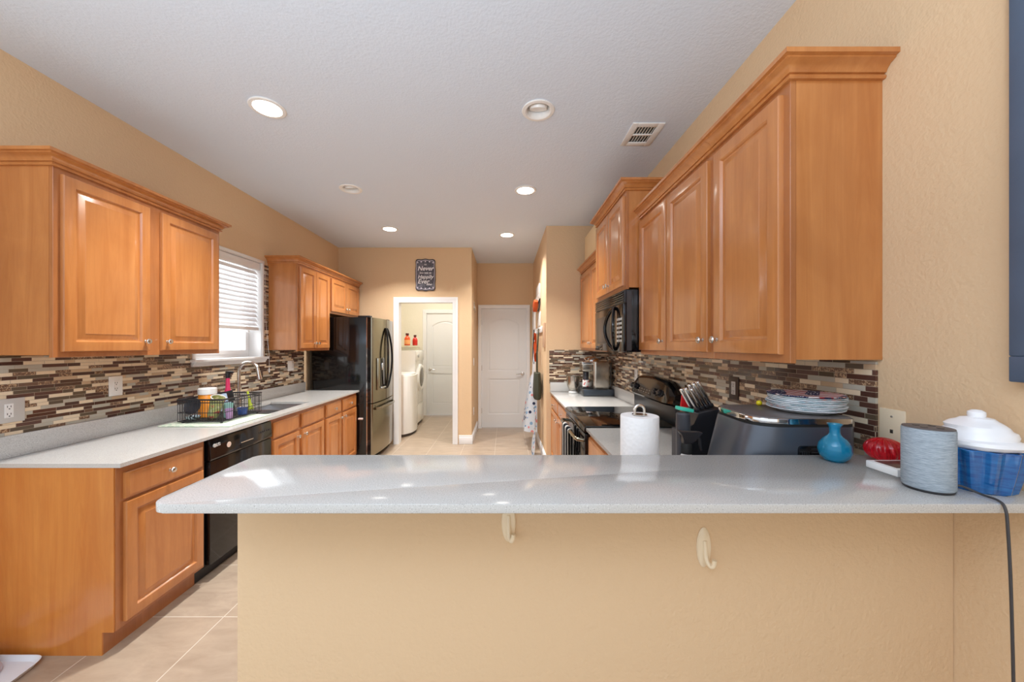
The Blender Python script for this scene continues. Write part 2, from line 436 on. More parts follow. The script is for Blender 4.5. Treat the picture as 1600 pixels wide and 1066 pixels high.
def arch_door(name, x0, x1, z1, y, label, handle_side, mat, hinge_side=None):
    """two panel door with an arched upper panel, face at y towards the kitchen"""
    m = MB(); z0 = 0.012
    m.box(x0+0.003, y+0.012, z0, x1-0.003, y+0.04, z1-0.003)
    w = x1-x0; st = 0.115
    xa, xb = x0+st, x1-st
    # face skin with two openings: build stiles and rails as boxes, arch as prism
    zl0, zl1, zu0, zu1 = 0.24, 0.86, 1.00, 1.93*z1/2.094
    m.box(x0+0.003, y, z0, xa, y+0.013, z1-0.003); m.box(xb, y, z0, x1-0.003, y+0.013, z1-0.003)
    m.box(xa, y, z0, xb, y+0.013, zl0); m.box(xa, y, zl1, xb, y+0.013, zu0)
    n = 16; rise = 0.10
    arc = [(xa+(xb-xa)*i/n, zu1-rise+rise*math.sin(PI*i/n)**0.8) for i in range(n+1)]
    m.prism([(xa, z1-0.003)]+arc+[(xb, z1-0.003)], y, y+0.013, 'Y')
    # raised fields
    def field(poly_fn):
        rs = []
        for ins, dy in ((0.0, 0.013), (0.012, 0.013), (0.03, 0.004), (0.034, 0.004)):
            rs.append([Vector((p[0], y+dy, p[1])) for p in poly_fn(ins)])
        m.rings(rs, True, False, True)
    field(lambda i: [(xa+i, zl0+i), (xb-i, zl0+i), (xb-i, zl1-i), (xa+i, zl1-i)])
    def up(i):
        a, b = xa+i, xb-i
        return [(a, zu0+i), (b, zu0+i)]+[(b+(a-b)*k/n, zu1-rise-i+rise*math.sin(PI*k/n)**0.8) for k in range(n+1)]
    field(up)
    d = struct(name, m, mat, label, 'door')
    hx = x1-0.07 if handle_side > 0 else x0+0.07
    h = MB(); R = Matrix.Rotation(PI/2, 4, 'X')
    h.lathe([(0.03, 0), (0.03, 0.006), (0.02, 0.012), (0.010, 0.014), (0.010, 0.05), (0.012, 0.055), (0.0, 0.058)], (hx, y, 0.95), 20, R)
    s = -handle_side
    h.tube([(hx, y-0.047, 0.95), (hx+s*0.03, y-0.05, 0.951), (hx+s*0.07, y-0.05, 0.948), (hx+s*0.115, y-0.044, 0.944)], [0.009, 0.009, 0.008, 0.006], 10)
    part('door_handle', h, M['nickel'], d)
    if hinge_side:
        g = MB(); gx = x0+0.002 if hinge_side < 0 else x1-0.002
        for z in (0.3, 1.05, 1.85): g.lathe([(0.006, z-0.045), (0.006, z+0.045)], (gx, y-0.006, 0), 10)
        part('hinge', g, M['nickel'], d)
    return d
arch_door('door_1', HD0, HD1, HDZ, YH+0.02, 'white two panel door with arched top panel at the end of the hall', 1, M['door_white'], -1)
arch_door('door_2', LD0, LD1, LDZ, YLN+0.02, 'white two panel door inside the laundry room', -1, M['door_white'], None)

# backsplash tile
bt = MB()
for a in ((1.62, 0.99, WY0-0.045, 1.392), (WY0-0.045, 0.99, WY1+0.05, 1.278), (WY1+0.05, 0.99, 4.36, 1.392), (WY1+0.028, 1.392, 3.72, 2.262)):
    bt.box(XL+0.0005, a[0], a[1], XL+0.009, a[2], a[3])
struct('wall_tile_left', bt, M['mosaic'], 'brown, cream and grey strip mosaic behind the sink counter', 'backsplash', False)
br = MB(); br.box(XR-0.009, 1.168, 0.90, XR-0.0005, YK-0.0005, 1.392)
struct('wall_tile_right', br, M['mosaic'], 'brown, cream and grey strip mosaic behind the range', 'backsplash', False)
be = MB(); be.box(0.532, YK-0.009, 0.99, XR-0.010, YK-0.0005, 1.392)
struct('wall_tile_end', be, M['mosaic'], 'brown, cream and grey strip mosaic behind the coffee machine', 'backsplash', False)

# window
wm = MB(); xo = -2.585
def winframe(m, x0, x1, y0, y1, z0, z1, w):
    m.box(x0, y0, z0, x1, y0+w, z1); m.box(x0, y1-w, z0, x1, y1, z1); m.box(x0, y0+w, z0, x1, y1-w, z0+w); m.box(x0, y0+w, z1-w, x1, y1-w, z1)
winframe(wm, -2.6, -2.565, WY0, WY1, WZ0, WZ1, 0.03)
winframe(wm, -2.59, -2.555, WY0+0.03, WY1-0.03, WZ0+0.03, 1.80, 0.035)
winframe(wm, -2.60, -2.575, WY0+0.03, WY1-0.03, 1.77, WZ1-0.03, 0.032)
for b in ((WY0, WZ0, WY0+0.008, WZ1), (WY1-0.008, WZ0, WY1, WZ1), (WY0, WZ1-0.008, WY1, WZ1)):
    wm.box(-2.6, b[0], b[1], XL+0.002, b[2], b[3])
wm.box(XL+0.0005, WY1-0.002, WZ0, XL+0.012, WY1+0.026, WZ1+0.012, 0.003); wm.box(XL+0.0005, WY0-0.026, WZ0, XL+0.012, WY0+0.002, WZ1+0.012, 0.003)
wm.box(XL+0.0005, WY0-0.026, WZ1-0.004, XL+0.014, WY1+0.026, WZ1+0.022, 0.003)
wo = struct('window_1', wm, M['white'], 'white framed window over the sink', 'window')
sm = MB(); sm.box(-2.6, WY0, WZ0-0.02, XL, WY1, WZ0)
sm.box(XL, WY0-0.05, WZ0-0.024, XL+0.05, WY1+0.05, WZ0, 0.006, 3); sm.prism([(XL, 1.278), (XL+0.018, 1.278), (XL+0.022, 1.290), (XL+0.030, 1.300), (XL+0.034, 1.311), (XL, 1.311)], WY0-0.035, WY1+0.035, 'Y')
part('window_sill', sm, M['white'], wo)
g = NT('window_glass'); g.t.nodes.remove(g.b)
tr = g.n('ShaderNodeBsdfTransparent'); gl = g.n('ShaderNodeBsdfGlossy'); gl.inputs['Roughness'].default_value = 0.02
lw = g.n('ShaderNodeLayerWeight'); fr = g.n('ShaderNodeMath', operation='MULTIPLY_ADD'); g.l(g.math('POWER', lw.outputs['Facing'], 5.0), fr.inputs[0]); fr.inputs[1].default_value = 0.9; fr.inputs[2].default_value = 0.04; mx = g.n('ShaderNodeMixShader')
g.l(fr.outputs[0], mx.inputs[0]); g.l(tr.outputs[0], mx.inputs[1]); g.l(gl.outputs[0], mx.inputs[2]); g.l(mx.outputs[0], g.t.nodes['Material Output'].inputs[0])
M['glass'] = g.m
gm = MB(); gm.box(-2.577, WY0+0.06, WZ0+0.06, -2.573, WY1-0.06, 1.77); gm.box(-2.591, WY0+0.06, 1.80, -2.588, WY1-0.06, WZ1-0.06)
part('window_pane', gm, M['glass'], wo, 'clear glass panes')
bl = thing('window_blind', 'white slatted blind half lowered in the window over the sink', 'blind', ((XL-0.05), (WY0+WY1)/2, 1.60))
vb = MB(); vb.box(XL-0.075, WY0+0.012, 2.195, XL-0.004, WY1-0.012, WZ1-0.012, 0.004); part('valance', vb, M['white'], bl)
sl = MB(); k = 0; z = 1.66
while z < 2.185:
    Mx = Matrix.Translation((XL-0.04, (WY0+WY1)/2, z)) @ Matrix.Rotation(math.radians(52), 4, 'Y')
    sl.box(-0.025, -0.37, -0.0014, 0.025, 0.37, 0.0014, mat=Mx); z += 0.0425
t = NT('blind_slat'); t.P(color=srgb(240, 241, 243), rough=0.45, trans=0.0); t.b.inputs['Subsurface Weight'].default_value = 0.0; M['slat'] = t.m
part('slats', sl, M['slat'], bl)
rb = MB(); rb.box(XL-0.068, WY0+0.02, 1.595, XL-0.012, WY1-0.02, 1.625, 0.004); part('bottom_rail', rb, M['white'], bl)
for yy in (WY0+0.13, WY1-0.13):
    cd = MB(); cd.tube([(XL-0.04, yy, 1.60), (XL-0.04, yy, 2.2)], 0.0018, 6); cd.sphere((XL-0.04, yy, 1.583), 0.012, 10)
    part('ladder_cord', cd, M['white'], bl)
cp = MB(); cp.tube([(XL+0.012, WY1+0.04, 2.2), (XL+0.015, WY1+0.04, 1.7), (XL+0.058, WY1+0.03, 1.34), (XL+0.058, WY1+0.03, 1.22)], 0.0014, 6); cp.lathe([(0.002, 1.22), (0.006, 1.20), (0.008, 1.175), (0.0, 1.172)], (XL+0.058, WY1+0.03, 0), 10)
part('pull_cord', cp, M['white'], bl)

# ------------------------------------------------------------------ cabinets
DOOR = [(0, 0.0), (0, 0.014), (0.0025, 0.0185), (0.006, 0.0195), (0.048, 0.0195), (0.052, 0.0150), (0.055, 0.0085), (0.061, 0.0075), (0.064, 0.0080), (0.068, 0.0105), (0.088, 0.0165), (0.090, 0.0185)]
DRAWER = [(0, 0.0), (0, 0.012), (0.004, 0.0155), (0.012, 0.0175), (0.014, 0.0195)]
def knob(y, z, x, s, parent):
    R = Matrix.Rotation(s*PI/2, 4, 'Y')
    m = MB().lathe([(0.008, 0), (0.008, 0.002), (0.0055, 0.004), (0.005, 0.012), (0.0085, 0.016), (0.0145, 0.019), (0.0155, 0.023), (0.013, 0.027), (0.006, 0.0295), (0.0, 0.030)], (x, y, z), 20, R)
    return part('knob', m, M['nickel'], parent)
def front(kind, xf, s, y0, y1, z0, z1, parent, knobs=(), mat=None):
    m = MB().nested(lambda u, v, n: (xf+s*n, u, v), y0, y1, z0, z1, DOOR if kind == 'door' else DRAWER)
    d = part(kind, m, mat or M['wood'], parent)
    for ky, kz in knobs: knob(ky, kz, xf+s*0.0195, s, d)
    return d
CROWN = [(0.0, 0.0), (0.011, 0.0), (0.014, 0.005), (0.012, 0.011), (0.006, 0.0125), (0.006, 0.0165), (0.013, 0.018), (0.017, 0.027), (0.026, 0.037), (0.040, 0.043), (0.042, 0.044), (0.042, 0.049), (0.053, 0.051), (0.053, 0.066), (0.0, 0.066)]
def crown(path, z, parent):
    part('crown_molding', MB().sweep(path, [(o, z+h) for o, h in CROWN]), M['wood'], parent)
G = 'wall and base cabinets of honey maple'
def upper(label, xw, xf, y0, y1, z0, z1, doors, path, kz=0.055, end=True, group=None):
    s = 1 if xf > xw else -1
    c = thing('wall_cabinet', label, 'cabinet', ((xw+xf)/2, (y0+y1)/2, z0), group)
    m = MB(); m.box(xw+s*0.0005, y0, z0+0.012, xf-s*0.019, y1, z1); part('carcass', m, M['wood'], c)
    f = MB()   # face frame
    fw = 0.038
    f.box(xf-s*0.019, y0, z0, xf, y0+fw, z1, 0.0012, 1); f.box(xf-s*0.019, y1-fw, z0, xf, y1, z1, 0.0012, 1)
    f.box(xf-s*0.0185, y0+0.03, z0, xf-s*0.0002, y1-0.03, z0+fw, 0.0012, 1); f.box(xf-s*0.0185, y0+0.03, z1-fw-0.01, xf-s*0.0002, y1-0.03, z1, 0.0012, 1)
    if len(doors) > 1:
        yc = (doors[0][1]+doors[1][0])/2; f.box(xf-s*0.0185, yc-fw, z0+0.01, xf-s*0.0004, yc+fw, z1-0.01, 0.0012, 1)
    part('face_frame', f, M['wood_dark'], c)
    for (a, b, kside) in doors:
        ky = b-0.03 if kside > 0 else a+0.03
        front('door', xf, s, a, b, z0+0.028, z1-0.032, c, [(ky, z0+0.028+kz)])
    if path: crown(path, z1-0.005, c)
    return c
LF = -2.137
Z0, Z1 = 1.387, 2.300
upper('honey maple wall cabinet with two tall doors before the sink window', XL, LF, 1.700, 2.690, Z0, Z1, [(1.728, 2.150, 1), (2.225, 2.662, -1)],
      [(XL+0.001, 2.690), (LF, 2.690), (LF, 1.700), (XL+0.001, 1.700)])
upper('honey maple wall cabinet with two tall doors between sink window and fridge', XL, LF, 3.705, 4.372, Z0, Z1, [(3.730, 4.036, 1), (4.040, 4.350, -1)],
      [(LF, 4.372), (LF, 3.705), (XL+0.001, 3.705)])
upper('short honey maple wall cabinet hung above the black fridge', XL, LF, 4.373, 5.262, 1.838, Z1, [(4.405, 4.815, 1), (4.825, 5.236, -1)],
      [(LF, 5.268), (LF, 4.373)])
RF = 0.916
upper('single door honey maple wall cabinet with exposed end panel over the bar', XR, RF, 1.1545, 1.575, Z0, Z1, [(1.182, 1.552, 1)],
      [(XR-0.001, 1.1545), (RF, 1.1545), (RF, 1.575)])
upper('two door honey maple wall cabinet between bar end and microwave', XR, RF, 1.576, 2.424, Z0, Z1, [(1.600, 2.002, -1), (2.018, 2.410, -1)],
      [(RF, 1.576), (RF, 2.424)])
CF = 0.818
upper('raised deeper honey maple wall cabinet above the microwave', XR, CF, 2.426, 3.188, 1.825, 2.495, [(2.452, 2.800, 1), (2.808, 3.165, -1)],
      [(XR-0.001, 2.426), (CF, 2.426), (CF, 3.188), (XR-0.001, 3.188)], 0.05)
upper('honey maple wall cabinet beyond the microwave above the coffee machine', XR, RF, 3.240, 4.318, Z0, Z1, [(3.265, 3.765, 1), (3.775, 4.290, -1)],
      [(RF, 3.24), (RF, 4.318)])

LBF = -1.818
def base(label, xw, xf, y0, y1, fronts, end=False, stiles=(), end_mat=None):
    s = 1 if xf > xw else -1
    c = thing('base_cabinet', label, 'cabinet', ((xw+xf)/2, (y0+y1)/2, 0))
    m = MB(); xk = xf-s*0.058
    y0b = y0+0.006 if end else y0
    m.box(xw+s*0.0005, y0b, 0.0, xk, y1, 0.108); m.box(xw+s*0.0005, y0b, 0.108, xf-s*0.019, y1, 0.700)
    m.box(xw+s*0.0005, y0b, 0.700, xw+s*0.10, y1, 0.876)
    m.box(xw+s*0.0005, y0b, 0.700, xf-s*0.019, y0b+0.018, 0.876); m.box(xw+s*0.0005, y1-0.018, 0.700, xf-s*0.019, y1, 0.876)
    part('carcass', m, M['wood_dark'], c)
    f = MB(); f.box(xf-s*0.019, y0b, 0.108, xf, y1, 0.876, 0.0012, 1); part('face_frame', f, M['wood_dark'], c)
    if end:
        e = MB(); e.prism([(xw+s*0.0005, 0), (xk, 0), (xk, 0.108), (xf-s*0.004, 0.108), (xf-s*0.004, 0.876), (xw+s*0.0005, 0.876)], y0, y0+0.006, 'Y')
        part('end_panel', e, M['wood_end'], c, 'orange stained flat end panel')
    for (kind, a, b, z0, z1, kn) in fronts: front(kind, xf, s, a, b, z0, z1, c, kn)
    return c
base('honey maple base cabinet with orange end panel at the open end of the sink run', XL, LBF, 1.674, 2.172,
     [('drawer', 1.712, 2.150, 0.716, 0.840, [(1.931, 0.778)]), ('door', 1.712, 2.150, 0.132, 0.700, [])], True)
base('honey maple sink base cabinet next to the dishwasher', XL, LBF, 2.782, 3.602,
     [('drawer', 2.806, 3.150, 0.716, 0.840, []), ('drawer', 3.196, 3.580, 0.716, 0.840, []),
      ('door', 2.806, 3.150, 0.132, 0.700, [(3.120, 0.655)]), ('door', 3.196, 3.580, 0.132, 0.700, [(3.228, 0.655)])])
base('honey maple base cabinet with two drawers beside the fridge', XL, LBF, 3.603, 4.395,
     [('drawer', 3.630, 3.965, 0.716, 0.840, [(3.80, 0.778)]), ('drawer', 4.000, 4.365, 0.716, 0.840, [(4.18, 0.778)]),
      ('door', 3.630, 3.965, 0.132, 0.700, [(3.935, 0.655)]), ('door', 4.000, 4.365, 0.132, 0.700, [(4.03, 0.655)])])
RBF = 0.566
base('honey maple base cabinet under the coffee machine', XR, RBF, 3.172, 4.318,
     [('drawer', 3.195, 3.72, 0.716, 0.840, [(3.46, 0.778)]), ('drawer', 3.76, 4.29, 0.716, 0.840, [(4.02, 0.778)]),
      ('door', 3.195, 3.72, 0.132, 0.700, [(3.69, 0.655)]), ('door', 3.76, 4.29, 0.132, 0.700, [(3.79, 0.655)])])
base('honey maple base cabinet between range and bar', XR, RBF, 1.725, 2.392,
     [('drawer', 1.75, 2.37, 0.716, 0.840, [(2.06, 0.778)]), ('door', 1.75, 2.37, 0.132, 0.700, [(2.33, 0.655)])])

# ------------------------------------------------------------------ counters
def slab_with_hole(x0, y0, x1, y1, hx0, hy0, hx1, hy1, z0, z1):
    m = MB(); zs = (z0, z1)
    o = [(x0, y0), (x1, y0), (x1, y1), (x0, y1)]; h = [(hx0, hy0), (hx1, hy0), (hx1, hy1), (hx0, hy1)]
    V = {(k, i, z): m.bm.verts.new((p[0], p[1], z)) for z in zs for k, L in (('o', o), ('h', h)) for i, p in enumerate(L)}
    for i in range(4):
        j = (i+1) % 4
        m.bm.faces.new([V['o', i, z1], V['o', j, z1], V['h', j, z1], V['h', i, z1]])
        m.bm.faces.new([V['o', i, z0], V['h', i, z0], V['h', j, z0], V['o', j, z0]])
        m.bm.faces.new([V['o', i, z0], V['o', j, z0], V['o', j, z1], V['o', i, z1]])
        m.bm.faces.new([V['h', i, z0], V['h', i, z1], V['h', j, z1], V['h', j, z0]])
    return m
SX0, SX1, SY0, SY1 = -2.28, -1.90, 2.86, 3.50
ctl = thing('countertop', 'pale quartz countertop of the sink run', 'countertop', (-2.12, 3.0, 0.876))
part('slab', slab_with_hole(XL+0.0005, 1.670, -1.787, 4.412, SX0, SY0, SX1, SY1, 0.8761, CT-0.0006), M['quartz'], ctl, smooth=False)
part('upstand', MB().box(XL+0.0095, 1.670, CT, XL+0.030, 4.36, 1.004, 0.002), M['quartz'], ctl)
ctr = thing('countertop', 'pale quartz countertop under the coffee machine', 'countertop', (0.87, 3.75, 0.876))
part('slab', MB().box(0.540, 3.170, 0.8761, XR-0.0095, YK-0.0005, CT-0.0006, 0.002), M['quartz'], ctr)
part('upstand', MB().box(XR-0.030, 3.170, CT, XR-0.0095, YK-0.031, 1.004, 0.002), M['quartz'], ctr)
part('upstand', MB().box(0.540, YK-0.030, CT, XR-0.0100, YK-0.0095, 1.004, 0.002), M['quartz'], ctr)
ctp = thing('countertop', 'pale quartz lower countertop wrapping from range to behind the bar', 'countertop', (0.3, 1.6, 0.876))
part('slab', MB().prism([(-0.70, 1.0905), (XR-0.0095, 1.0905), (XR-0.0095, 2.394), (0.540, 2.394), (0.540, 1.735), (-0.70, 1.735)], 0.8761, CT-0.0006, 'Z', 0.002), M['quartz'], ctp)
part('upstand', MB().box(XR-0.030, 1.17, CT, XR-0.0095, 2.394, 1.004, 0.002), M['quartz'], ctp)
pc = MB(); pc.box(-0.68, 1.0905, 0.108, 0.52, 1.70, 0.8755); pc.box(-0.66, 1.0905, 0, 0.52, 1.64, 0.108)
solo('base_cabinet', pc, M['wood_dark'], 'honey maple base cabinet hidden behind the half wall of the bar', 'cabinet', (-0.08, 1.4, 0))
# bar top with rounded free corners
BY0, BY1, BX0 = 0.770, 1.117, -0.768
def rc(cx, cy, r, a0, a1, n=8): return [(cx+r*math.cos(a0+(a1-a0)*i/n), cy+r*math.sin(a0+(a1-a0)*i/n)) for i in range(n+1)]
poly = [(XR-0.0005, BY0), (XR-0.0005, BY1)]+rc(BX0+0.02, BY1-0.02, 0.02, PI/2, PI)+rc(BX0+0.035, BY0+0.035, 0.035, PI, 1.5*PI)
solo('bar_top', MB().prism(poly, BZ-0.0199, BZ, 'Z', 0.0025), M['quartz'], 'long pale speckled quartz bar top on the half wall', 'countertop', (0.2, 0.95, BZ-0.02))

# sink and faucet
sk = thing('sink', 'double bowl stainless steel sink set in the counter under the window', 'sink', ((SX0+SX1)/2, (SY0+SY1)/2, 0.70))
def bowl(y0, y1):
    m = MB(); rs = []
    for ins, z in ((-0.0, 0.8755), (0.004, 0.86), (0.012, 0.735), (0.05, 0.705)):
        rs.append([Vector((x, y, z)) for x, y in ((SX0+ins, y0+ins), (SX1-ins, y0+ins), (SX1-ins, y1-ins), (SX0+ins, y1-ins))])
    m.rings(rs, True, False, True)
    m.lathe([(0.045, 0.706), (0.04, 0.7085), (0.02, 0.707), (0, 0.707)], ((SX0+SX1)/2, (y0+y1)/2, 0), 20)
    return m
part('bowl', bowl(SY0, 3.165), M['steel_dull'], sk); part('bowl', bowl(3.195, SY1), M['steel_dull'], sk)
part('divider', MB().box(SX0, 3.163, 0.80, SX1, 3.197, 0.874, 0.004), M['steel_dull'], sk)
rim = MB()
for b in ((SX0, SY0, SX0+0.012, SY1), (SX1-0.012, SY0, SX1, SY1), (SX0, SY0, SX1, SY0+0.012), (SX0, SY1-0.012, SX1, SY1)): rim.box(b[0]+0.0005, b[1]+0.0005, 0.872, b[2]-0.0005, b[3]-0.0005, 0.8775)
part('rim', rim, M['steel_dull'], sk)
fx, fy = -2.345, 3.17
fa = thing('faucet', 'brushed nickel gooseneck faucet behind the sink', 'faucet', (fx, fy, CT))
part('base', MB().lathe([(0.027, CT), (0.027, CT+0.006), (0.020, CT+0.012), (0.019, CT+0.075), (0.016, CT+0.085)], (fx, fy, 0), 20), M['nickel'], fa)
arc = [(fx, fy, CT+0.08), (fx, fy, 1.215)]+[(fx+0.085-0.085*math.cos(a), fy, 1.215+0.082*math.sin(a)) for a in [PI*i/14 for i in range(1, 13)]]
sp = arc[-1]
part('spout', MB().tube(arc, 0.0135, 14), M['nickel'], fa)
part('spray_head', MB().tube([sp, (sp[0]+0.008, fy, sp[2]-0.03), (sp[0]+0.022, fy, sp[2]-0.10), (sp[0]+0.024, fy, sp[2]-0.108)], [0.0145, 0.0155, 0.021, 0.019], 14), M['nickel'], fa)
part('lever', MB().tube([(fx, fy+0.018, CT+0.05), (fx, fy+0.04, CT+0.055), (fx+0.01, fy+0.085, CT+0.09)], [0.009, 0.008, 0.005], 10), M['nickel'], fa)
# ------------------------------------------------------------------ appliances
def text_mesh(body, size, depth=0.0006, shear=0.0, bold=0.0):
    c = bpy.data.curves.new('lettering', 'FONT'); c.body = body; c.size = size; c.extrude = depth; c.shear = shear; c.offset = bold
    c.align_x = 'CENTER'; c.align_y = 'CENTER'; c.resolution_u = 3
    o = bpy.data.objects.new('lettering', c); COL.objects.link(o)
    me = bpy.data.meshes.new_from_object(o.evaluated_get(bpy.context.evaluated_depsgraph_get()))
    bpy.data.objects.remove(o); bpy.data.curves.remove(c); return me
def text_into(mb, body, size, mat4, depth=0.0006, shear=0.0, bold=0.0):
    bpy.context.view_layer.update()
    me = text_mesh(body, size, depth, shear, bold); me.transform(mat4); mb.bm.from_mesh(me); bpy.data.meshes.remove(me); mb._new(0)
FACE_PX = Matrix(((0, 0, 1, 0), (1, 0, 0, 0), (0, 1, 0, 0), (0, 0, 0, 1)))     # text facing +X, reading along +Y
FACE_MX = Matrix(((0, 0, -1, 0), (-1, 0, 0, 0), (0, 1, 0, 0), (0, 0, 0, 1)))   # text facing -X
FACE_MY = Matrix(((1, 0, 0, 0), (0, 0, -1, 0), (0, 1, 0, 0), (0, 0, 0, 1)))    # text facing the camera

# dishwasher
dw = thing('dishwasher', 'black dishwasher under the dish rack', 'dishwasher', (-2.1, 2.477, 0))
DWX = -1.796
part('body', MB().box(XL+0.02, 2.178, 0.09, -1.830, 2.776, 0.868), M['black_matte'], dw)
part('toe_kick', MB().box(-1.95, 2.178, 0.0, -1.88, 2.776, 0.10), M['black_satin'], dw)
part('door', MB().box(-1.831, 2.190, 0.105, DWX, 2.766, 0.735, 0.004), M['black_gloss'], dw)
cpn = MB(); cpn.prism([(-1.831, 0.738), (DWX, 0.738), (DWX+0.006, 0.748), (DWX-0.002, 0.864), (-1.831, 0.866)], 2.190, 2.766, 'Y', 0.002)
cpp = part('control_panel', cpn, M['black_gloss'], dw)
hd = MB(); hd.box(DWX+0.001, 2.44, 0.782, DWX+0.008, 2.56, 0.788, 0.001); part('handle_lip', hd, M['nickel'], cpp)
hp = MB(); hp.box(DWX-0.001, 2.44, 0.745, DWX+0.0065, 2.56, 0.781, 0.001); part('handle_recess', hp, M['black_matte'], cpp)
st_ = MB().lathe([(0.018, 0), (0.018, 0.001), (0, 0.001)], (DWX+0.0045, 2.335, 0.803), 24, Matrix.Rotation(PI/2, 4, 'Y')); part('sticker', st_, plain('pale_sticker', (226, 205, 190), 0.5), cpp, 'round pale sticker')
lg = MB(); text_into(lg, 'LG', 0.026, Matrix.Translation((DWX+0.002, 2.250, 0.826)) @ FACE_PX, 0.003, 0, 0.0008)
lg.lathe([(0.011, 0), (0.011, 0.006), (0, 0.006)], (DWX, 2.222, 0.826), 20, Matrix.Rotation(PI/2, 4, 'Y')); part('logo', lg, M['grey_plastic'], cpp)
bt_ = MB()
for k in range(6): bt_.box(DWX-0.002, 2.625+0.021*k, 0.80, DWX+0.005, 2.637+0.021*k, 0.812, 0.002)
part('buttons', bt_, M['slate_metal'], cpp)

# fridge
FX0, FX, FY0, FY1 = -2.40, -1.700, 4.425, 5.232
fr = thing('refrigerator', 'tall black and dark steel french door refrigerator at the end of the sink run', 'refrigerator', (-2.0, 4.83, 0))
part('case', MB().box(FX0, FY0, 0.03, FX, FY1, 1.795, 0.006), M['black_gloss'], fr)
part('base_grille', MB().box(FX-0.05, FY0+0.02, 0.0, FX+0.02, FY1-0.02, 0.06), M['black_matte'], fr)
part('hinge_cover', MB().box(FX-0.12, FY0+0.02, 1.795, FX+0.03, FY0+0.10, 1.815, 0.004).box(FX-0.12, FY1-0.10, 1.795, FX+0.03, FY1-0.02, 1.815, 0.004), M['black_satin'], fr)
def bowed(y0, y1, z0, z1, bulge=0.035, x0=FX+0.008, t=0.062, yall=(FY0, FY1)):
    n = 10; a = []
    for i in range(n+1):
        y = y0+(y1-y0)*i/n; q = (y-yall[0])/(yall[1]-yall[0])*2-1
        a.append((x0+t+bulge*(1-q*q), y))
    m = MB(); m.prism([(x0, y1), (x0, y0)]+[(a[0][0]-0.012, y0)]+[(a[0][0], y0+0.008)]+a[1:-1]+[(a[-1][0], y1-0.008), (a[-1][0]-0.012, y1)], z0, z1, 'Z'); return m
def fx_at(y, t=0.062, bulge=0.035):
    q = (y-FY0)/(FY1-FY0)*2-1; return FX+0.008+t+bulge*(1-q*q)
ym = 4.826
d1 = part('door', bowed(FY0+0.002, ym-0.003, 0.735, 1.79), M['dark_steel'], fr)
d2 = part('door', bowed(ym+0.003, FY1-0.002, 0.735, 1.79), M['dark_steel'], fr)
d3 = part('freezer_drawer', bowed(FY0+0.002, FY1-0.002, 0.085, 0.722), M['dark_steel'], fr)
part('gasket', MB().box(FX, FY0+0.015, 0.09, FX+0.008, FY1-0.015, 1.785), M['black_matte'], fr)
part('edge_trim', MB().box(FX+0.0075, FY0-0.0015, 0.735, FX+0.05, FY0+0.0015, 1.79).box(FX+0.0075, FY0-0.0015, 0.085, FX+0.05, FY0+0.0015, 0.722), M['black_gloss'], fr)
part('edge_strip', MB().box(FX-0.004, FY0-0.002, 0.05, FX+0.006, FY0+0.004, 1.79), M['chrome'], fr)
for s_, d_ in ((-1, d1), (1, d2)):
    pts = []
    for i in range(17):
        q = i/16; y = ym+s_*(0.022+0.062*math.sin(PI*q)); z = 0.875+0.80*q
        pts.append((fx_at(y)+0.004+0.052*math.sin(PI*q)**0.6, y, z))
    part('handle', MB().tube(pts, 0.0135, 10), M['black_gloss'], d_)
hpts = [(fx_at(FY0+0.06+0.69*i/14)+0.006+0.045*math.sin(PI*i/14)**0.5, FY0+0.06+0.69*i/14, 0.655) for i in range(15)]
part('handle', MB().tube(hpts, 0.016, 10), M['dark_steel'], d3)
part('handle_recess', MB().box(fx_at(4.83)-0.04, FY0+0.06, 0.665, fx_at(FY0+0.06)+0.002, FY1-0.06, 0.700), M['black_matte'], d3)
dp = MB(); xx = fx_at(4.64)
dp.box(xx-0.03, 4.535, 0.88, fx_at(4.755)+0.002, 4.755, 1.285, 0.004); dsp = part('dispenser', dp, M['dark_steel'], d1)
dr = MB(); dr.box(xx-0.02, 4.595, 0.905, fx_at(4.755)+0.0035, 4.750, 1.275, 0.003); part('dispenser_recess', dr, M['black_gloss'], d1)
dt = MB(); dt.box(xx, 4.60, 0.895, xx+0.035, 4.75, 0.915, 0.004); dt.box(xx, 4.64, 1.13, xx+0.028, 4.67, 1.22, 0.004); part('dispenser_tray', dt, M['nickel'], d1)

# range
RY0, RY1 = 2.397, 3.167
rg = thing('range', 'black freestanding electric range between the quartz counters', 'stove', (0.87, 2.78, 0))
part('body', MB().box(0.575, RY0+0.002, 0.02, 1.195, RY1-0.002, 0.895), M['black_satin'], rg)
ck = MB(); ck.box(0.545, RY0, 0.8965, 1.135, RY1, 0.908, 0.004); part('cooktop', ck, M['black_glass'], rg)
tr_ = MB(); tr_.prism([(0.528, 0.868), (0.545, 0.862), (0.575, 0.862), (0.575, 0.8955), (0.5452, 0.9075), (0.532, 0.897)], RY0, RY1, 'Y', 0.002); part('front_trim', tr_, M['black_gloss'], rg)
od = part('oven_door', MB().box(0.535, RY0+0.006, 0.24, 0.575, RY1-0.006, 0.852, 0.005), M['black_gloss'], rg)
part('window', MB().box(0.533, RY0+0.13, 0.36, 0.536, RY1-0.13, 0.68, 0.001), M['black_glass'], od)
oh = MB(); oh.tube([(0.535, RY0+0.05, 0.80), (0.495, RY0+0.055, 0.805), (0.485, RY0+0.10, 0.806), (0.482, 2.78, 0.808), (0.485, RY1-0.10, 0.806), (0.495, RY1-0.055, 0.805), (0.535, RY1-0.05, 0.80)], 0.013, 12)
part('handle', oh, M['dark_steel'], od)
part('storage_drawer', MB().box(0.540, RY0+0.006, 0.06, 0.575, RY1-0.006, 0.232, 0.005), M['black_gloss'], rg)
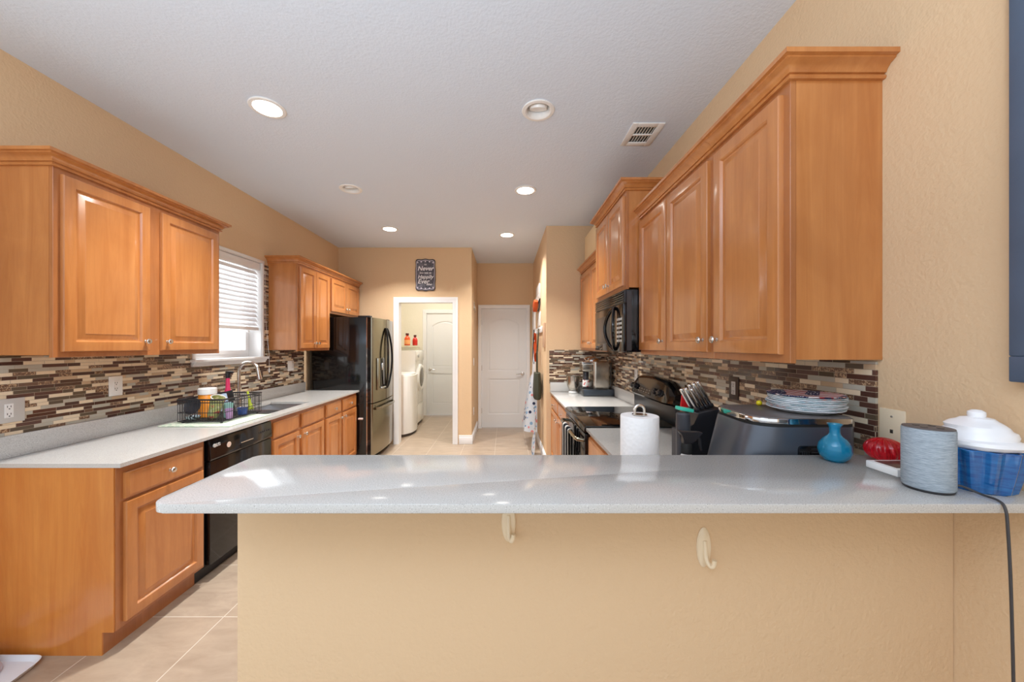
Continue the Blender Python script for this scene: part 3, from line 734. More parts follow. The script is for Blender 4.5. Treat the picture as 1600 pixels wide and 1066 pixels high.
part('riser', MB().box(1.136, RY0+0.004, 0.8965, 1.196, RY1-0.004, 1.03, 0.003), M['slate_metal'], rg)
# curved control panel
m = MB(); n = 20; rs = []
for i in range(n+1):
    q = i/n; y = RY0-0.0+(RY1-RY0)*q; e = min(1.0, math.sin(PI*min(max(q, 0.0), 1.0))*2.2+0.02)**0.45
    top = 1.105+0.075*e+0.028*math.sin(PI*q)
    fxx = 1.090+0.03*(1-e)
    rs.append([Vector(p) for p in ((1.196, y, 1.03), (1.135, y, 1.03), (fxx+0.012, y, 1.036), (fxx, y, 1.05), (fxx+0.004, y, 1.06), (1.128, y, top-0.022), (1.140, y, top-0.006), (1.155, y, top), (1.196, y, top-0.005))])
m.rings(rs); bgd = part('control_panel', m, M['black_gloss'], rg)
tilt = Matrix.Rotation(-PI/2+0.38, 4, 'Y')
for ky in (3.095, 3.030, 2.640, 2.560):
    kb = MB().lathe([(0.031, 0.0), (0.031, 0.004), (0.024, 0.006), (0.023, 0.022), (0.019, 0.026), (0.0, 0.026)], (1.110, ky, 1.105), 20, tilt)
    mm = Matrix.Translation((1.110, ky, 1.105)) @ tilt
    kb.box(-0.004, -0.021, 0.022, 0.004, 0.021, 0.034, 0.002, 1, mm)
    part('knob', kb, M['black_satin'], bgd)
ds = MB(); ds.box(-0.042, -0.12, -0.003, 0.042, 0.12, 0.0035, 0.001, 1, Matrix.Translation((1.110, 2.84, 1.105)) @ tilt); part('display', ds, plain('dark_display', (52, 44, 36), 0.2), bgd)
kt = MB()
for i in range(5):
    for j in range(2): kt.box(-0.03+0.02*j, -0.10+0.05*i, 0.003, -0.026+0.02*j, -0.085+0.05*i, 0.0042, 0, 1, Matrix.Translation((1.110, 2.84, 1.105)) @ tilt)
part('display_marks', kt, M['grey_plastic'], bgd)
def cloth(path_fn, nu, nv, thick=0.004):
    m = MB(); V = [[m.bm.verts.new(path_fn(i/nu, j/nv)) for i in range(nu+1)] for j in range(nv+1)]
    for j in range(nv):
        for i in range(nu): m.bm.faces.new((V[j][i], V[j][i+1], V[j+1][i+1], V[j+1][i]))
    r = bmesh.ops.solidify(m.bm, geom=list(m.bm.faces), thickness=thick); m._new(0); return m
t = NT('striped_towel'); tc = t.n('ShaderNodeTexCoord'); sp_ = t.n('ShaderNodeSeparateXYZ'); t.l(tc.outputs['Object'], sp_.inputs[0])
st = t.math('GREATER_THAN', t.math('FRACT', t.math('MULTIPLY', sp_.outputs[1], 9.0)), 0.62)
t.P(color=t.mix(st, srgb(34, 36, 44), srgb(222, 220, 216)), rough=0.9, spec=0.1); M['towel'] = t.m
def tow(u, v):
    y = 2.80+0.30*(u-0.5)*(1-0.12*math.sin(3*v)); w = 0.006*math.sin(u*17)*(abs(v-0.42)+0.2)
    if v < 0.42: q = v/0.42; return (0.465+w*0.4-0.0, y, 0.45+q*0.355)
    if v < 0.58: q = (v-0.42)/0.16; a = PI*q; return (0.485-0.020*math.cos(a), y, 0.806+0.020*math.sin(a))
    q = (v-0.58)/0.42; return (0.506+w*0.3, y, 0.806-q*0.30)
solo('dish_towel', cloth(tow, 24, 40, 0.003), M['towel'], 'black and white striped dish towel draped over the oven handle', 'towel', (0.485, 2.80, 0.80))

# microwave
MX = 0.800; MY0, MY1, MZ0, MZ1 = 2.428, 3.186, 1.400, 1.8245
mw = thing('microwave', 'black over-the-range microwave under the raised cabinet', 'microwave', (1.0, 2.8, MZ0))
part('case', MB().box(MX+0.022, MY0, MZ0, XR-0.0095, MY1, MZ1, 0.003), M['black_gloss'], mw)
part('side_strip', MB().box(MX+0.022, MY0-0.002, MZ0+0.01, MX+0.055, MY0+0.001, MZ1-0.01), M['slate_metal'], mw)
part('vent_grille', MB().box(MX+0.006, MY0, 1.735, MX+0.024, MY1, MZ1-0.002, 0.002), M['black_satin'], mw)
gv = MB()
for k in range(5): gv.box(MX-0.002, MY0+0.004, 1.742+0.016*k, MX+0.008, MY1-0.004, 1.751+0.016*k, 0.001)
part('vent_louvers', gv, M['black_gloss'], mw)
md_ = part('door', MB().box(MX, MY0+0.19, MZ0+0.002, MX+0.0215, MY1, 1.732, 0.004), M['black_gloss'], mw)
part('window', MB().box(MX-0.001, MY0+0.32, MZ0+0.06, MX+0.002, MY1-0.06, 1.675, 0.001), M['slate_metal'], md_)
kp = part('control_panel', MB().box(MX, MY0, MZ0+0.002, MX+0.0215, MY0+0.187, 1.732, 0.004), M['black_gloss'], mw)
kb = MB()
for i in range(3):
    for j in range(6): kb.box(MX-0.002, MY0+0.035+0.04*i, 1.47+0.03*j, MX+0.001, MY0+0.062+0.04*i, 1.486+0.03*j, 0.0008)
part('keypad_buttons', kb, M['grey_plastic'], kp)
part('badge', MB().lathe([(0.009, 0), (0.009, 0.003), (0, 0.003)], (MX, MY1-0.03, MZ0+0.03), 14, Matrix.Rotation(-PI/2, 4, 'Y')), M['nickel'], md_)
hh = []
for i in range(25):
    q = i/24; hh.append((MX-0.001-0.035*math.sin(PI*q)**0.5, MY0+0.20-0.0+0.125*math.sin(PI*q)**0.8, 1.415+0.305*q))
part('handle', MB().tube(hh, 0.012, 10), M['black_gloss'], md_)
hh2 = [(p[0], MY0+0.19-(p[1]-MY0-0.20)*0.55, p[2]) for p in hh]
part('handle_loop', MB().tube(hh2, 0.010, 10), M['black_gloss'], md_)

# coffee machine
KY = 3.875
cm = thing('coffee_machine', 'stainless coffee machine on a pod drawer in the counter corner', 'coffee machine', (1.0, 4.0, CT))
bx = MB(); bx.box(0.845, KY, CT, 1.178, KY+0.27, 0.972, 0.003); part('pod_drawer', bx, M['slate_metal'], cm)
bx = MB(); bx.box(0.855, KY-0.003, CT+0.010, 1.168, KY+0.01, 0.964, 0.002); part('drawer_front', bx, plain('dark_blue_grey', (70, 78, 88), 0.3, 0.4), cm)
bx = MB(); bx.prism([(0.965, KY+0.05), (0.965, KY+0.22), (0.99, KY+0.235), (1.13, KY+0.235), (1.145, KY+0.22), (1.145, KY+0.05), (1.13, KY+0.035), (0.99, KY+0.035)], 0.9725, 1.268, 'Z', 0.004); part('body', bx, M['steel'], cm)
bx = MB(); bx.box(0.845, KY+0.055, 1.165, 0.964, KY+0.215, 1.262, 0.012, 3); part('brew_head', bx, M['steel'], cm)
bx = MB(); bx.box(0.84, KY+0.05, 1.235, 1.00, KY+0.22, 1.270, 0.008, 3); part('top_cover', bx, M['chrome'], cm)
bx = MB(); bx.lathe([(0.075, 1.269), (0.07, 1.285), (0.045, 1.302), (0.0, 1.31)], (0.985, KY+0.135, 0), 24, None, True, True, None, 1.0, 0.85); part('lever_dome', bx, M['chrome'], cm)
bx = MB(); bx.tube([(0.90, KY+0.07, 1.272), (0.875, KY+0.075, 1.300), (0.93, KY+0.09, 1.315), (1.0, KY+0.10, 1.31)], 0.010, 10); part('lever', bx, M['chrome'], cm)
bx = MB(); bx.box(1.1455, KY+0.06, 1.0, 1.170, KY+0.21, 1.25, 0.006); part('water_tank', bx, plain('smoky_tank', (74, 68, 60), 0.15), cm)
bx = MB(); bx.box(0.85, KY+0.06, 0.9725, 0.964, KY+0.21, 0.985, 0.004); part('drip_tray', bx, M['black_satin'], cm)
can = thing('coffee_canister', 'black canister with white label standing under the coffee spout', 'canister', (0.895, KY+0.09, 0.985))
part('body', MB().lathe([(0.032, 0.9852), (0.034, 0.99), (0.034, 1.075), (0.032, 1.08), (0.032, 1.150), (0.029, 1.155), (0, 1.155)], (0.895, KY+0.11, 0), 24), M['black_satin'], can)
t = NT('spotted_label'); f = t.noise(t.coords(), 40, 2); t.P(color=t.ramp(f, [(0.52, srgb(236, 234, 230)), (0.6, srgb(214, 92, 92))]), rough=0.5)
part('label', MB().lathe([(0.0345, 0.992), (0.0345, 1.066)], (0.895, KY+0.11, 0), 24, None, False, False), t.m, can)
mb_ = thing('mixing_bowl', 'small stainless mixing bowl beside the coffee machine', 'bowl', (0.80, 4.21, CT))
part('foot', MB().lathe([(0.052, CT), (0.052, CT+0.008), (0.035, CT+0.022), (0.03, CT+0.026)], (0.795, 4.20, 0), 24), M['white_plastic'], mb_, 'white foot')
part('bowl', MB().lathe([(0.03, CT+0.026), (0.055, CT+0.045), (0.072, CT+0.09), (0.078, CT+0.15), (0.079, CT+0.195), (0.082, CT+0.197), (0.076, CT+0.197), (0.074, CT+0.15), (0.05, CT+0.06), (0, CT+0.045)], (0.795, 4.20, 0), 28), M['steel'], mb_)

# laundry machines
wa = thing('washing_machine', 'white top loading washer with curved front inside the laundry room', 'washer', (-1.9, 6.0, 0))
def curved_front(x0, x1, y0, y1, bulge, r=0.05):
    n = 12; pts = [(x0, y1), (x0, y0)]
    for i in range(n+1):
        q = i/n; y = y0+(y1-y0)*q; e = 1-(abs(2*q-1))**4
        pts.append((x1-bulge+bulge*(0.35+0.65*(1-(2*q-1)**2))*1.0 - r*(1-e), y))
    return pts
cf = curved_front(-2.25, -1.475, 5.64, 6.315, 0.10)
part('cabinet', MB().prism(cf, 0.045, 0.96, 'Z', 0.004), M['white_enamel'], wa)
part('kick', MB().prism(curved_front(-2.24, -1.495, 5.65, 6.305, 0.10), 0.0, 0.045, 'Z'), plain('brown_kick', (70, 58, 50), 0.6), wa)
part('lid', MB().prism(curved_front(-2.12, -1.50, 5.68, 6.275, 0.09), 0.96, 0.985, 'Z', 0.008, 3), M['white_plastic'], wa)
part('control_console', MB().prism([(-2.25, 0.96), (-2.12, 0.96), (-2.17, 1.10), (-2.25, 1.11)], 5.66, 6.295, 'Y', 0.006), M['white_enamel'], wa)
dy = thing('tumble_dryer', 'white front loading machine on a drawer pedestal against the laundry wall', 'dryer', (-1.9, 6.64, 0))
part('cabinet', MB().box(-2.33, 6.335, 0.385, -1.58, 6.945, 1.355, 0.008), M['white_enamel'], dy)
part('pedestal', MB().box(-2.33, 6.335, 0.035, -1.585, 6.945, 0.380, 0.006), M['white_enamel'], dy)
part('pedestal_drawer', MB().box(-1.585, 6.35, 0.05, -1.565, 6.93, 0.36, 0.006), M['white_enamel'], dy)
part('kick', MB().box(-2.32, 6.345, 0.0, -1.60, 6.935, 0.035), plain('grey_kick', (84, 74, 66), 0.6), dy)
RY = Matrix.Rotation(PI/2, 4, 'Y')
dd = part('door', MB().lathe([(0.245, 0), (0.245, 0.02), (0.225, 0.045), (0.185, 0.05), (0.175, 0.035)], (-1.5795, 6.64, 0.86), 40, RY, True, False), M['white_plastic'], dy)
part('door_glass', MB().lathe([(0.178, 0.034), (0.15, 0.05), (0.08, 0.062), (0, 0.066)], (-1.5795, 6.64, 0.86), 32, RY, False, False), plain('smoky_glass', (120, 116, 110), 0.08), dd)
part('control_panel', MB().box(-1.5795, 6.345, 1.17, -1.565, 6.935, 1.345, 0.004), M['white_enamel'], dy)
part('dial', MB().lathe([(0.035, 0), (0.032, 0.02), (0, 0.022)], (-1.565, 6.48, 1.26), 20, RY), M['grey_plastic'], dy)
# laundry on top of the machine
cols = [((232, 228, 204), 'cream'), ((232, 226, 214), 'white'), ((224, 218, 176), 'pale yellow')]
for i, (c, nme) in enumerate(cols):
    def ff(u, v, i=i): return (-1.98+0.385*(v)+0.006*math.sin(9*u+i), 6.36+0.50*u*(1-0.06*i), 1.378+0.028*i+0.006*math.sin(11*v+i)*math.sin(7*u+i))
    m = cloth(ff, 14, 14, 0.018)
    solo('folded_towel', m, plain('towel_'+nme.replace(' ', '_'), c, 0.9, bump=(150, 0.3, 0.004)), ('folded %s towel on the laundry machine, ' % nme)+('bottom of the pile', 'middle of the pile', 'top of the pile')[i], 'towel', (-1.84, 6.6, 1.357+0.028*i))
def jug(name, x, y, z, sc, mats, label):
    t = thing(name, label, 'detergent bottle', (x, y, z))
    part('body', MB().lathe([(0.065*sc, 0), (0.07*sc, 0.01), (0.07*sc, 0.12*sc), (0.055*sc, 0.16*sc), (0.03*sc, 0.18*sc), (0.028*sc, 0.2*sc)], (x, y, z), 20, None, True, True, None, 0.8, 1.0), mats[0], t)
    part('cap', MB().lathe([(0.032*sc, 0.195*sc), (0.032*sc, 0.235*sc), (0.028*sc, 0.24*sc), (0, 0.24*sc)], (x, y, z), 16), mats[1], t)
    hm_ = MB(); hm_.tube([(x, y+0.05*sc, z+0.155*sc), (x, y+0.085*sc, z+0.13*sc), (x, y+0.085*sc, z+0.07*sc), (x, y+0.06*sc, z+0.04*sc)], 0.012*sc, 8); part('handle', hm_, mats[0], t)
    part('label', MB().lathe([(0.071*sc, 0.025*sc), (0.071*sc, 0.11*sc)], (x, y, z), 20, None, False, False, None, 0.8, 1.0), mats[2], t)
orange = plain('orange_plastic', (232, 84, 30), 0.35); red = plain('red_plastic', (208, 44, 34), 0.35); dkred = plain('dark_cap', (92, 36, 30), 0.4)
peach = plain('peach_label', (250, 178, 120), 0.5)
jug('detergent_bottle', -1.765, 6.50, 1.446, 0.92, (orange, dkred, peach), 'orange detergent bottle with peach label on the folded towels')
jug('detergent_bottle', -1.655, 6.62, 1.446, 0.80, (red, dkred, red), 'plain red detergent bottle on the folded towels')

# ------------------------------------------------------------------ ceiling fixtures
EM = NT('lamp_lens'); EM.P(color=srgb(255, 255, 255), emit=srgb(255, 250, 240), estr=11.0); M['lens'] = EM.m
desc = {0: 'large lit recessed light over the dishwasher end of the sink run', 2: 'lit recessed light in front of the fridge', 4: 'lit recessed light over the range', 5: 'lit recessed light nearest the hall',
        1: 'unlit white recessed can light over the sink', 3: 'unlit white eyeball recessed light over the bar end of the range run'}
for i, (x, y, on) in enumerate(LIGHTS):
    t = thing('recessed_light', desc[i], 'ceiling light', (x, y, ZC))
    part('trim_ring', MB().lathe([(0.071, ZC), (0.098, ZC), (0.100, ZC-0.004), (0.096, ZC-0.008), (0.078, ZC-0.009), (0.070, ZC-0.002)], (x, y, 0), 40, None, False, False), M['white_plastic'], t)
    part('can', MB().lathe([(0.0705, ZC-0.003), (0.066, ZC+0.02), (0.06, ZC+0.08), (0.0, ZC+0.082)], (x, y, 0), 32, None, False, False), M['white_plastic'], t)
    if on:
        part('lens', MB().lathe([(0.078, ZC-0.0075), (0.05, ZC-0.012), (0.0, ZC-0.014)], (x, y, 0), 32, None, False, False), M['lens'], t)
        lo = area('recessed_lamp_light', (x, y, ZC-0.03), (0, 0, 0), 0.15, 0.15, {2: 26.0, 5: 19.0}.get(i, 19.0), (1.0, 0.98, 0.95), 'DISK', math.radians(122 if i in (2, 5) else 106)); lo.parent = t; lo.location = (0, 0, -0.03)
    else:
        tm = Matrix.Rotation(0.35, 4, 'X')
        part('eyeball' if i == 3 else 'bulb', MB().lathe([(0.052, 0.0), (0.056, 0.02), (0.05, 0.05), (0.0, 0.055)], (x, y+0.004, ZC+0.006), 28, tm), M['white_plastic'], t)
vt = thing('ceiling_vent', 'square white louvered air vent in the ceiling', 'vent', (0.93, 2.445, ZC))
fm = MB(); fm.nested(lambda u, v, n: (u, v, ZC-n), 0.825, 1.035, 2.315, 2.575, [(0, 0.0), (0.0, 0.003), (0.006, 0.009), (0.036, 0.006), (0.038, 0.0)])
fm = MB()
for b in ((0.825, 2.315, 0.866, 2.575), (0.994, 2.315, 1.035, 2.575), (0.866, 2.315, 0.994, 2.356), (0.866, 2.534, 0.994, 2.575), (0.866, 2.437, 0.994, 2.453)): fm.box(b[0], b[1], ZC-0.008, b[2], b[3], ZC-0.0005, 0.002)
part('frame', fm, M['white_plastic'], vt)
lm = MB()
for k in range(7):
    Mx = Matrix.Translation((0.872+0.0195*k, 2.445, ZC+0.002)) @ Matrix.Rotation(math.radians(-32), 4, 'Y')
    lm.box(-0.008, -0.088, -0.001, 0.008, 0.088, 0.001, mat=Mx)
part('louvers', lm, M['white_plastic'], vt)
part('duct', MB().rings([[Vector((x, y, z)) for x, y in ((0.8655, 2.3555), (0.9945, 2.3555), (0.9945, 2.5345), (0.8655, 2.5345))] for z in (ZC-0.0008, ZC+0.055)], True, False, True), M['black_matte'], vt)
area('added_laundry_light', (-1.3, 6.3, ZC-0.05), (0, 0, 0), 0.3, 0.3, 18, (1.0, 0.97, 0.92), 'DISK')  # added lamp and dome, out of view, to light the laundry room
lcm = thing('added_laundry_lamp', 'added white dome lamp, out of view, lighting the laundry room', 'ceiling light', (-1.3, 6.3, ZC))
part('dome', MB().lathe([(0.16, ZC), (0.15, ZC-0.02), (0.09, ZC-0.04), (0, ZC-0.045)], (-1.3, 6.3, 0), 28), M['lens'], lcm)

# ------------------------------------------------------------------ sign over the laundry doorway
sgx, sgz, sgw, sgh = -1.163, 2.477, 0.300, 0.465
def outline(k=1.0):
    pts = []
    for i in range(96):
        a = 2*PI*i/96; c, s = math.cos(a), math.sin(a); p = 7.0
        r = 1/((abs(c)**p+abs(s)**p)**(1/p)); w = 1+0.022*math.cos(8*a*1.0)
        x, z = c*r*w, s*r*w
        x *= 1-0.05*math.cos(PI*z*1.6)**2*(abs(c) > 0.3)
        pts.append((sgx+x*sgw/2*k, sgz+z*sgh/2*k))
    return pts
t = NT('chalkboard'); f = t.noise(t.coords(), 22, 4); t.P(color=t.ramp(f, [(0.35, srgb(62, 62, 72)), (0.65, srgb(112, 112, 124))]), rough=0.7)
sg = thing('wall_sign', 'chalkboard style wall plaque with scalloped edge and white script above the laundry doorway', 'sign', (sgx, YB, sgz))
part('board', MB().prism(outline(), YB-0.018, YB-0.0005, 'Y', 0.002), plain('sign_edge', (70, 62, 62), 0.6), sg)
part('face', MB().prism(outline(0.955), YB-0.0195, YB-0.0175, 'Y'), t.m, sg)
bm_ = MB(); o1 = outline(0.90)
bm_.tube([(p[0], YB-0.020, p[1]) for p in o1], 0.0032, 6, True)
for a, b in ((-0.112, 0.18), (0.112, 0.18), (-0.112, -0.185), (0.112, -0.185), (0, 0.195), (0, -0.2), (-0.06, 0.192), (0.06, 0.192), (-0.06, -0.195), (0.06, -0.195)):
    bm_.sphere((sgx+a, YB-0.0195, sgz+b), 0.011, 10, (1, 0.2, 1))
part('border', bm_, plain('chalk_lilac', (214, 208, 220), 0.8), sg)
tm_ = MB()
for body, size, dz, dx, bo in (("It's", 0.030, 0.150, 0.0, 0.0004), ('Never', 0.090, 0.092, 0.0, 0.0016), ('too late to', 0.040, 0.030, 0.0, 0.0007), ('Happily', 0.074, -0.030, 0.0, 0.0014), ('Ever', 0.092, -0.098, -0.03, 0.0018), ('After', 0.040, -0.140, 0.055, 0.0009)):
    text_into(tm_, body, size, Matrix.Translation((sgx+dx, YB-0.0200, sgz+dz)) @ FACE_MY, 0.0006, 0.25, bo)
part('lettering', tm_, plain('chalk_white', (240, 240, 244), 0.8), sg, 'white script lettering')

# ------------------------------------------------------------------ outlets and switches
def plate(x, y, z, face, w, h, label, kind='outlet', gangs=1, mat='white_plastic', inner='white_plastic'):
    """face: '+X','-X','-Y' outward direction"""
    R = {'+X': FACE_PX, '-X': FACE_MX, '-Y': FACE_MY}[face]
    T = Matrix.Translation((x, y, z)) @ R
    t = thing('wall_switch' if kind == 'switch' else 'wall_outlet' if kind == 'outlet' else 'blank_wall_plate', label, {'switch': 'light switch', 'outlet': 'outlet'}.get(kind, 'wall plate'), (x, y, z))
    m = MB().box(-w/2, -h/2, 0.0003, w/2, h/2, 0.006, 0.002, 2, T); part('cover_plate', m, M[mat], t)
    for g in range(gangs):
        gx = (g-(gangs-1)/2)*0.046
        if kind == 'outlet':
            q = MB().box(gx-0.0165, -0.034, 0.005, gx+0.0165, 0.034, 0.0075, 0.0015, 1, T); rc_ = part('receptacle', q, M[inner], t)
            sl_ = MB()
            for s in (-0.018, 0.018):
                for a, b in ((-0.007, 0.004), (0.0055, 0.004)): sl_.box(gx+a-0.0012, s-0.002, 0.007, gx+a+0.0012, s+0.007, 0.0079, 0, 1, T)
                sl_.box(gx-0.0025, s-0.011, 0.007, gx+0.0025, s-0.006, 0.0079, 0, 1, T)
            part('slots', sl_, M['black_matte'], rc_)
        elif kind == 'switch':
            q = MB().box(gx-0.0165, -0.033, 0.005, gx+0.0165, 0.033, 0.009, 0.002, 1, T); part('rocker', q, M[inner], t)
        else:
            q = MB(); q.lathe([(0.004, 0.0055), (0.003, 0.0075), (0, 0.0075)], (0, 0.038, 0), 10); q.box(-0.005, -0.014, 0.004, 0.005, -0.002, 0.0068, 0.001)
            q.xform(T); part('screw', q, M['nickel'], t)
    return t
XTL = XL+0.009
plate(XTL, 1.762, 1.125, '+X', 0.118, 0.118, 'grey double wall outlet plate at the open end of the mosaic', 'outlet', 1, 'grey_plastic')
plate(XTL, 2.247, 1.192, '+X', 0.078, 0.122, 'white wall outlet below the two door cabinet near the window', 'outlet')
plate(XTL, 4.085, 1.215, '+X', 0.116, 0.116, 'white double switch plate between the faucet and the fridge', 'switch', 2)
plate(XR-0.009, 3.29, 1.17, '-X', 0.072, 0.118, 'white wall outlet beside the coffee machine', 'outlet')
M['brown_plate'] = plain('brown_plate', (58, 42, 36), 0.35)
plate(XR-0.009, 1.885, 1.222, '-X', 0.076, 0.120, 'dark brown wall outlet plate behind the knife block', 'outlet', 1, 'brown_plate', 'grey_plastic')
plate(XR, 1.122, 1.185, '-X', 0.074, 0.122, 'almond blank wall plate above the bar top', 'plate', 1, 'almond')
plate(HXL, 5.62, 1.19, '+X', 0.072, 0.118, 'white switch at the hall corner', 'switch')
plate(HXL, 5.62, 0.42, '+X', 0.072, 0.118, 'white low outlet on the hall wall', 'outlet')
kk = thing('key_hook', 'small metal key hook on the hall corner wall', 'hook', (HXL, 5.66, 2.06))
part('plate', MB().box(HXL+0.0003, 5.62, 2.0, HXL+0.012, 5.70, 2.12, 0.003), M['nickel'], kk)
hk_ = MB(); hk_.tube([(HXL+0.012, 5.66, 2.06), (HXL+0.03, 5.66, 2.03), (HXL+0.032, 5.66, 1.98), (HXL+0.02, 5.66, 1.965)], 0.005, 8); part('hook', hk_, M['nickel'], kk)

# ------------------------------------------------------------------ dish rack with its contents
RX0, RX1, RA, RB_, RZ0, RZ1 = -2.275, -1.965, 2.50, 2.90, 0.915, 1.066
t = NT('drying_mat'); f = t.noise(t.coords(), 60, 3); t.P(color=t.ramp(f, [(0.4, srgb(186, 206, 184)), (0.6, srgb(222, 226, 208))]), rough=0.9)
solo('drying_mat', MB().box(-2.34, 2.42, CT+0.0003, -1.852, 2.85, CT+0.006, 0.002), t.m, 'pale green drying mat under the dish rack', 'mat', (-2.1, 2.63, CT))
rk = thing('dish_rack', 'black wire dish rack on the pale green mat', 'dish rack', (-2.12, 2.7, CT+0.006))
m = MB(); r = 0.0018
for z, rr in ((RZ1, 0.006), (RZ1-0.02, 0.0035), (0.975, 0.0025), (RZ0, 0.003)):
    m.tube([(RX0, RA, z), (RX1, RA, z), (RX1, RB_, z), (RX0, RB_, z)], rr, 8, True)
part('rim', m, M['black_satin'], rk)
m = MB()
for i in range(19):
    x = RX0+(RX1-RX0)*i/18; m.tube([(x, RA, RZ1), (x, RA, RZ0), (x, RB_, RZ0), (x, RB_, RZ1)], r, 6)
for i in range(1, 24):
    y = RA+(RB_-RA)*i/24; m.tube([(RX0, y, RZ1), (RX0, y, RZ0), (RX1, y, RZ0), (RX1, y, RZ1)], r, 6)
part('wires', m, M['black_satin'], rk)
for x in (RX0+0.02, RX1-0.02):
    for y in (RA+0.02, RB_-0.02): part('foot', MB().lathe([(0.008, CT+0.0062), (0.008, RZ0)], (x, y, 0), 10), M['black_satin'], rk)
amber = plain('amber_plastic', (238, 150, 50), 0.25)
jr = thing('amber_jar', 'orange jar with white screw lid in the dish rack', 'jar', (-2.21, 2.672, RZ0+0.002))
part('body', MB().lathe([(0.050, RZ0+0.003), (0.054, RZ0+0.008), (0.054, 1.085), (0.048, 1.095)], (-2.21, 2.672, 0), 28), amber, jr)
part('lid', MB().lathe([(0.057, 1.085), (0.057, 1.125), (0.053, 1.13), (0, 1.13)], (-2.21, 2.672, 0), 28), M['white_plastic'], jr)
t = NT('printed_cup'); f = t.noise(t.coords(), 28, 3); t.P(color=t.ramp(f, [(0.38, srgb(206, 60, 70)), (0.42, srgb(214, 200, 130)), (0.55, srgb(178, 190, 120)), (0.66, srgb(236, 226, 190))]), rough=0.4)
tc_ = Matrix.Rotation(0.42, 4, 'Y') @ Matrix.Rotation(0.16, 4, 'X')
cu = thing('printed_cup', 'tilted colourful printed cup with white rim in the dish rack', 'cup', (-2.055, 2.55, RZ0))
cpos = (-2.10, 2.585, RZ0+0.022)
part('body', MB().lathe([(0.030, 0), (0.032, 0.003), (0.044, 0.150), (0.042, 0.150), (0.030, 0.01), (0, 0.01)], cpos, 24, tc_), t.m, cu)
part('rim', MB().lathe([(0.044, 0.148), (0.0465, 0.153), (0.043, 0.156), (0.0405, 0.150)], cpos, 24, tc_, False, False), M['white_plastic'], cu)
pk = plain('pink_plastic', (226, 60, 110), 0.3)
sb = thing('soap_bottle', 'pink bottle with black pump top behind the dish rack', 'bottle', (-2.30, 2.98, CT))
part('body', MB().lathe([(0.026, CT), (0.03, CT+0.006), (0.03, CT+0.14), (0.016, CT+0.20), (0.013, CT+0.285)], (-2.30, 2.985, 0), 20), pk, sb)
part('pump', MB().lathe([(0.016, CT+0.28), (0.018, CT+0.30), (0.018, CT+0.32), (0, CT+0.325)], (-2.30, 2.985, 0), 16).box(-2.315, 2.975, CT+0.318, -2.255, 2.995, CT+0.335, 0.004), M['black_satin'], sb)
part('label', MB().lathe([(0.0305, CT+0.08), (0.0305, CT+0.13)], (-2.30, 2.985, 0), 20, None, False, False), M['white_plastic'], sb)
# plates leaning in the rack
def disc(c, r, tilt_m): return MB().lathe([(0, 0.0), (r*0.6, 0.0), (r, 0.014), (r*1.0, 0.018), (r*0.62, 0.006), (0, 0.005)], c, 32, tilt_m)
blk = plain('patterned_dark_plate', (44, 46, 52), 0.3)
t = NT('zigzag_plate'); w_ = t.n('ShaderNodeTexWave', wave_type='BANDS'); w_.inputs['Scale'].default_value = 18; w_.inputs['Distortion'].default_value = 4; t.l(t.coords(), w_.inputs['Vector'])
t.P(color=t.ramp(w_.outputs['Fac'], [(0.4, srgb(30, 34, 46)), (0.6, srgb(188, 206, 216))]), rough=0.3); zz = t.m
solo('dinner_plate', disc((-2.20, 2.545, 1.012), 0.058, Matrix.Rotation(1.2, 4, 'X')), blk, 'small dark plate leaning in the dish rack', 'plate', (-2.205, 2.535, RZ0))
solo('cereal_bowl', MB().lathe([(0.02, 0), (0.036, 0.008), (0.046, 0.026), (0.044, 0.027), (0.034, 0.010), (0, 0.005)], (-2.215, 2.553, RZ0+0.003), 28), zz, 'zigzag patterned bowl low in the dish rack', 'bowl', (-2.215, 2.553, RZ0))
lav = plain('lavender_plastic', (206, 164, 216), 0.35); mint = plain('mint_plastic', (160, 214, 206), 0.3); blu = plain('blue_plastic', (58, 92, 170), 0.35); lime = plain('lime_plastic', (190, 206, 60), 0.4)
solo('plastic_tumbler', MB().lathe([(0.026, 0), (0.034, 0.10), (0.032, 0.10), (0.024, 0.006), (0, 0.006)], (-2.04, 2.65, RZ0+0.003), 24), mint, 'mint green tumbler in the dish rack', 'cup', (-2.04, 2.65, RZ0))
solo('plastic_cup', MB().lathe([(0.020, 0), (0.026, 0.070), (0.024, 0.070), (0.018, 0.006), (0, 0.006)], (-1.998, 2.605, RZ0+0.003), 24), lav, 'small lavender cup in the dish rack', 'cup', (-1.998, 2.605, RZ0))
solo('blue_container', MB().lathe([(0.030, 0), (0.034, 0.05), (0.032, 0.05), (0.027, 0.006), (0, 0.006)], (-2.015, 2.76, RZ0+0.003), 24), blu, 'blue round container in the far part of the dish rack', 'container', (-2.015, 2.76, RZ0))
solo('scrub_brush', MB().tube([(-2.01, 2.85, RZ0+0.025), (-2.03, 2.86, 1.0), (-2.05, 2.865, 1.08)], [0.018, 0.009, 0.007], 10), lime, 'lime green dish brush at the far end of the dish rack', 'brush', (-2.0, 2.85, RZ0))
spa = thing('spatula', 'black spatula standing in the dish rack', 'spatula', (-2.06, 2.72, RZ0))
part('handle', MB().tube([(-2.02, 2.70, RZ0+0.008), (-2.06, 2.715, 1.03)], 0.007, 8), M['black_satin'], spa)
part('blade', MB().box(-0.024, -0.003, 0, 0.024, 0.003, 0.085, 0.002, 2, Matrix.Translation((-2.06, 2.715, 1.022)) @ Matrix.Rotation(-0.25, 4, 'Y')), M['black_satin'], spa)
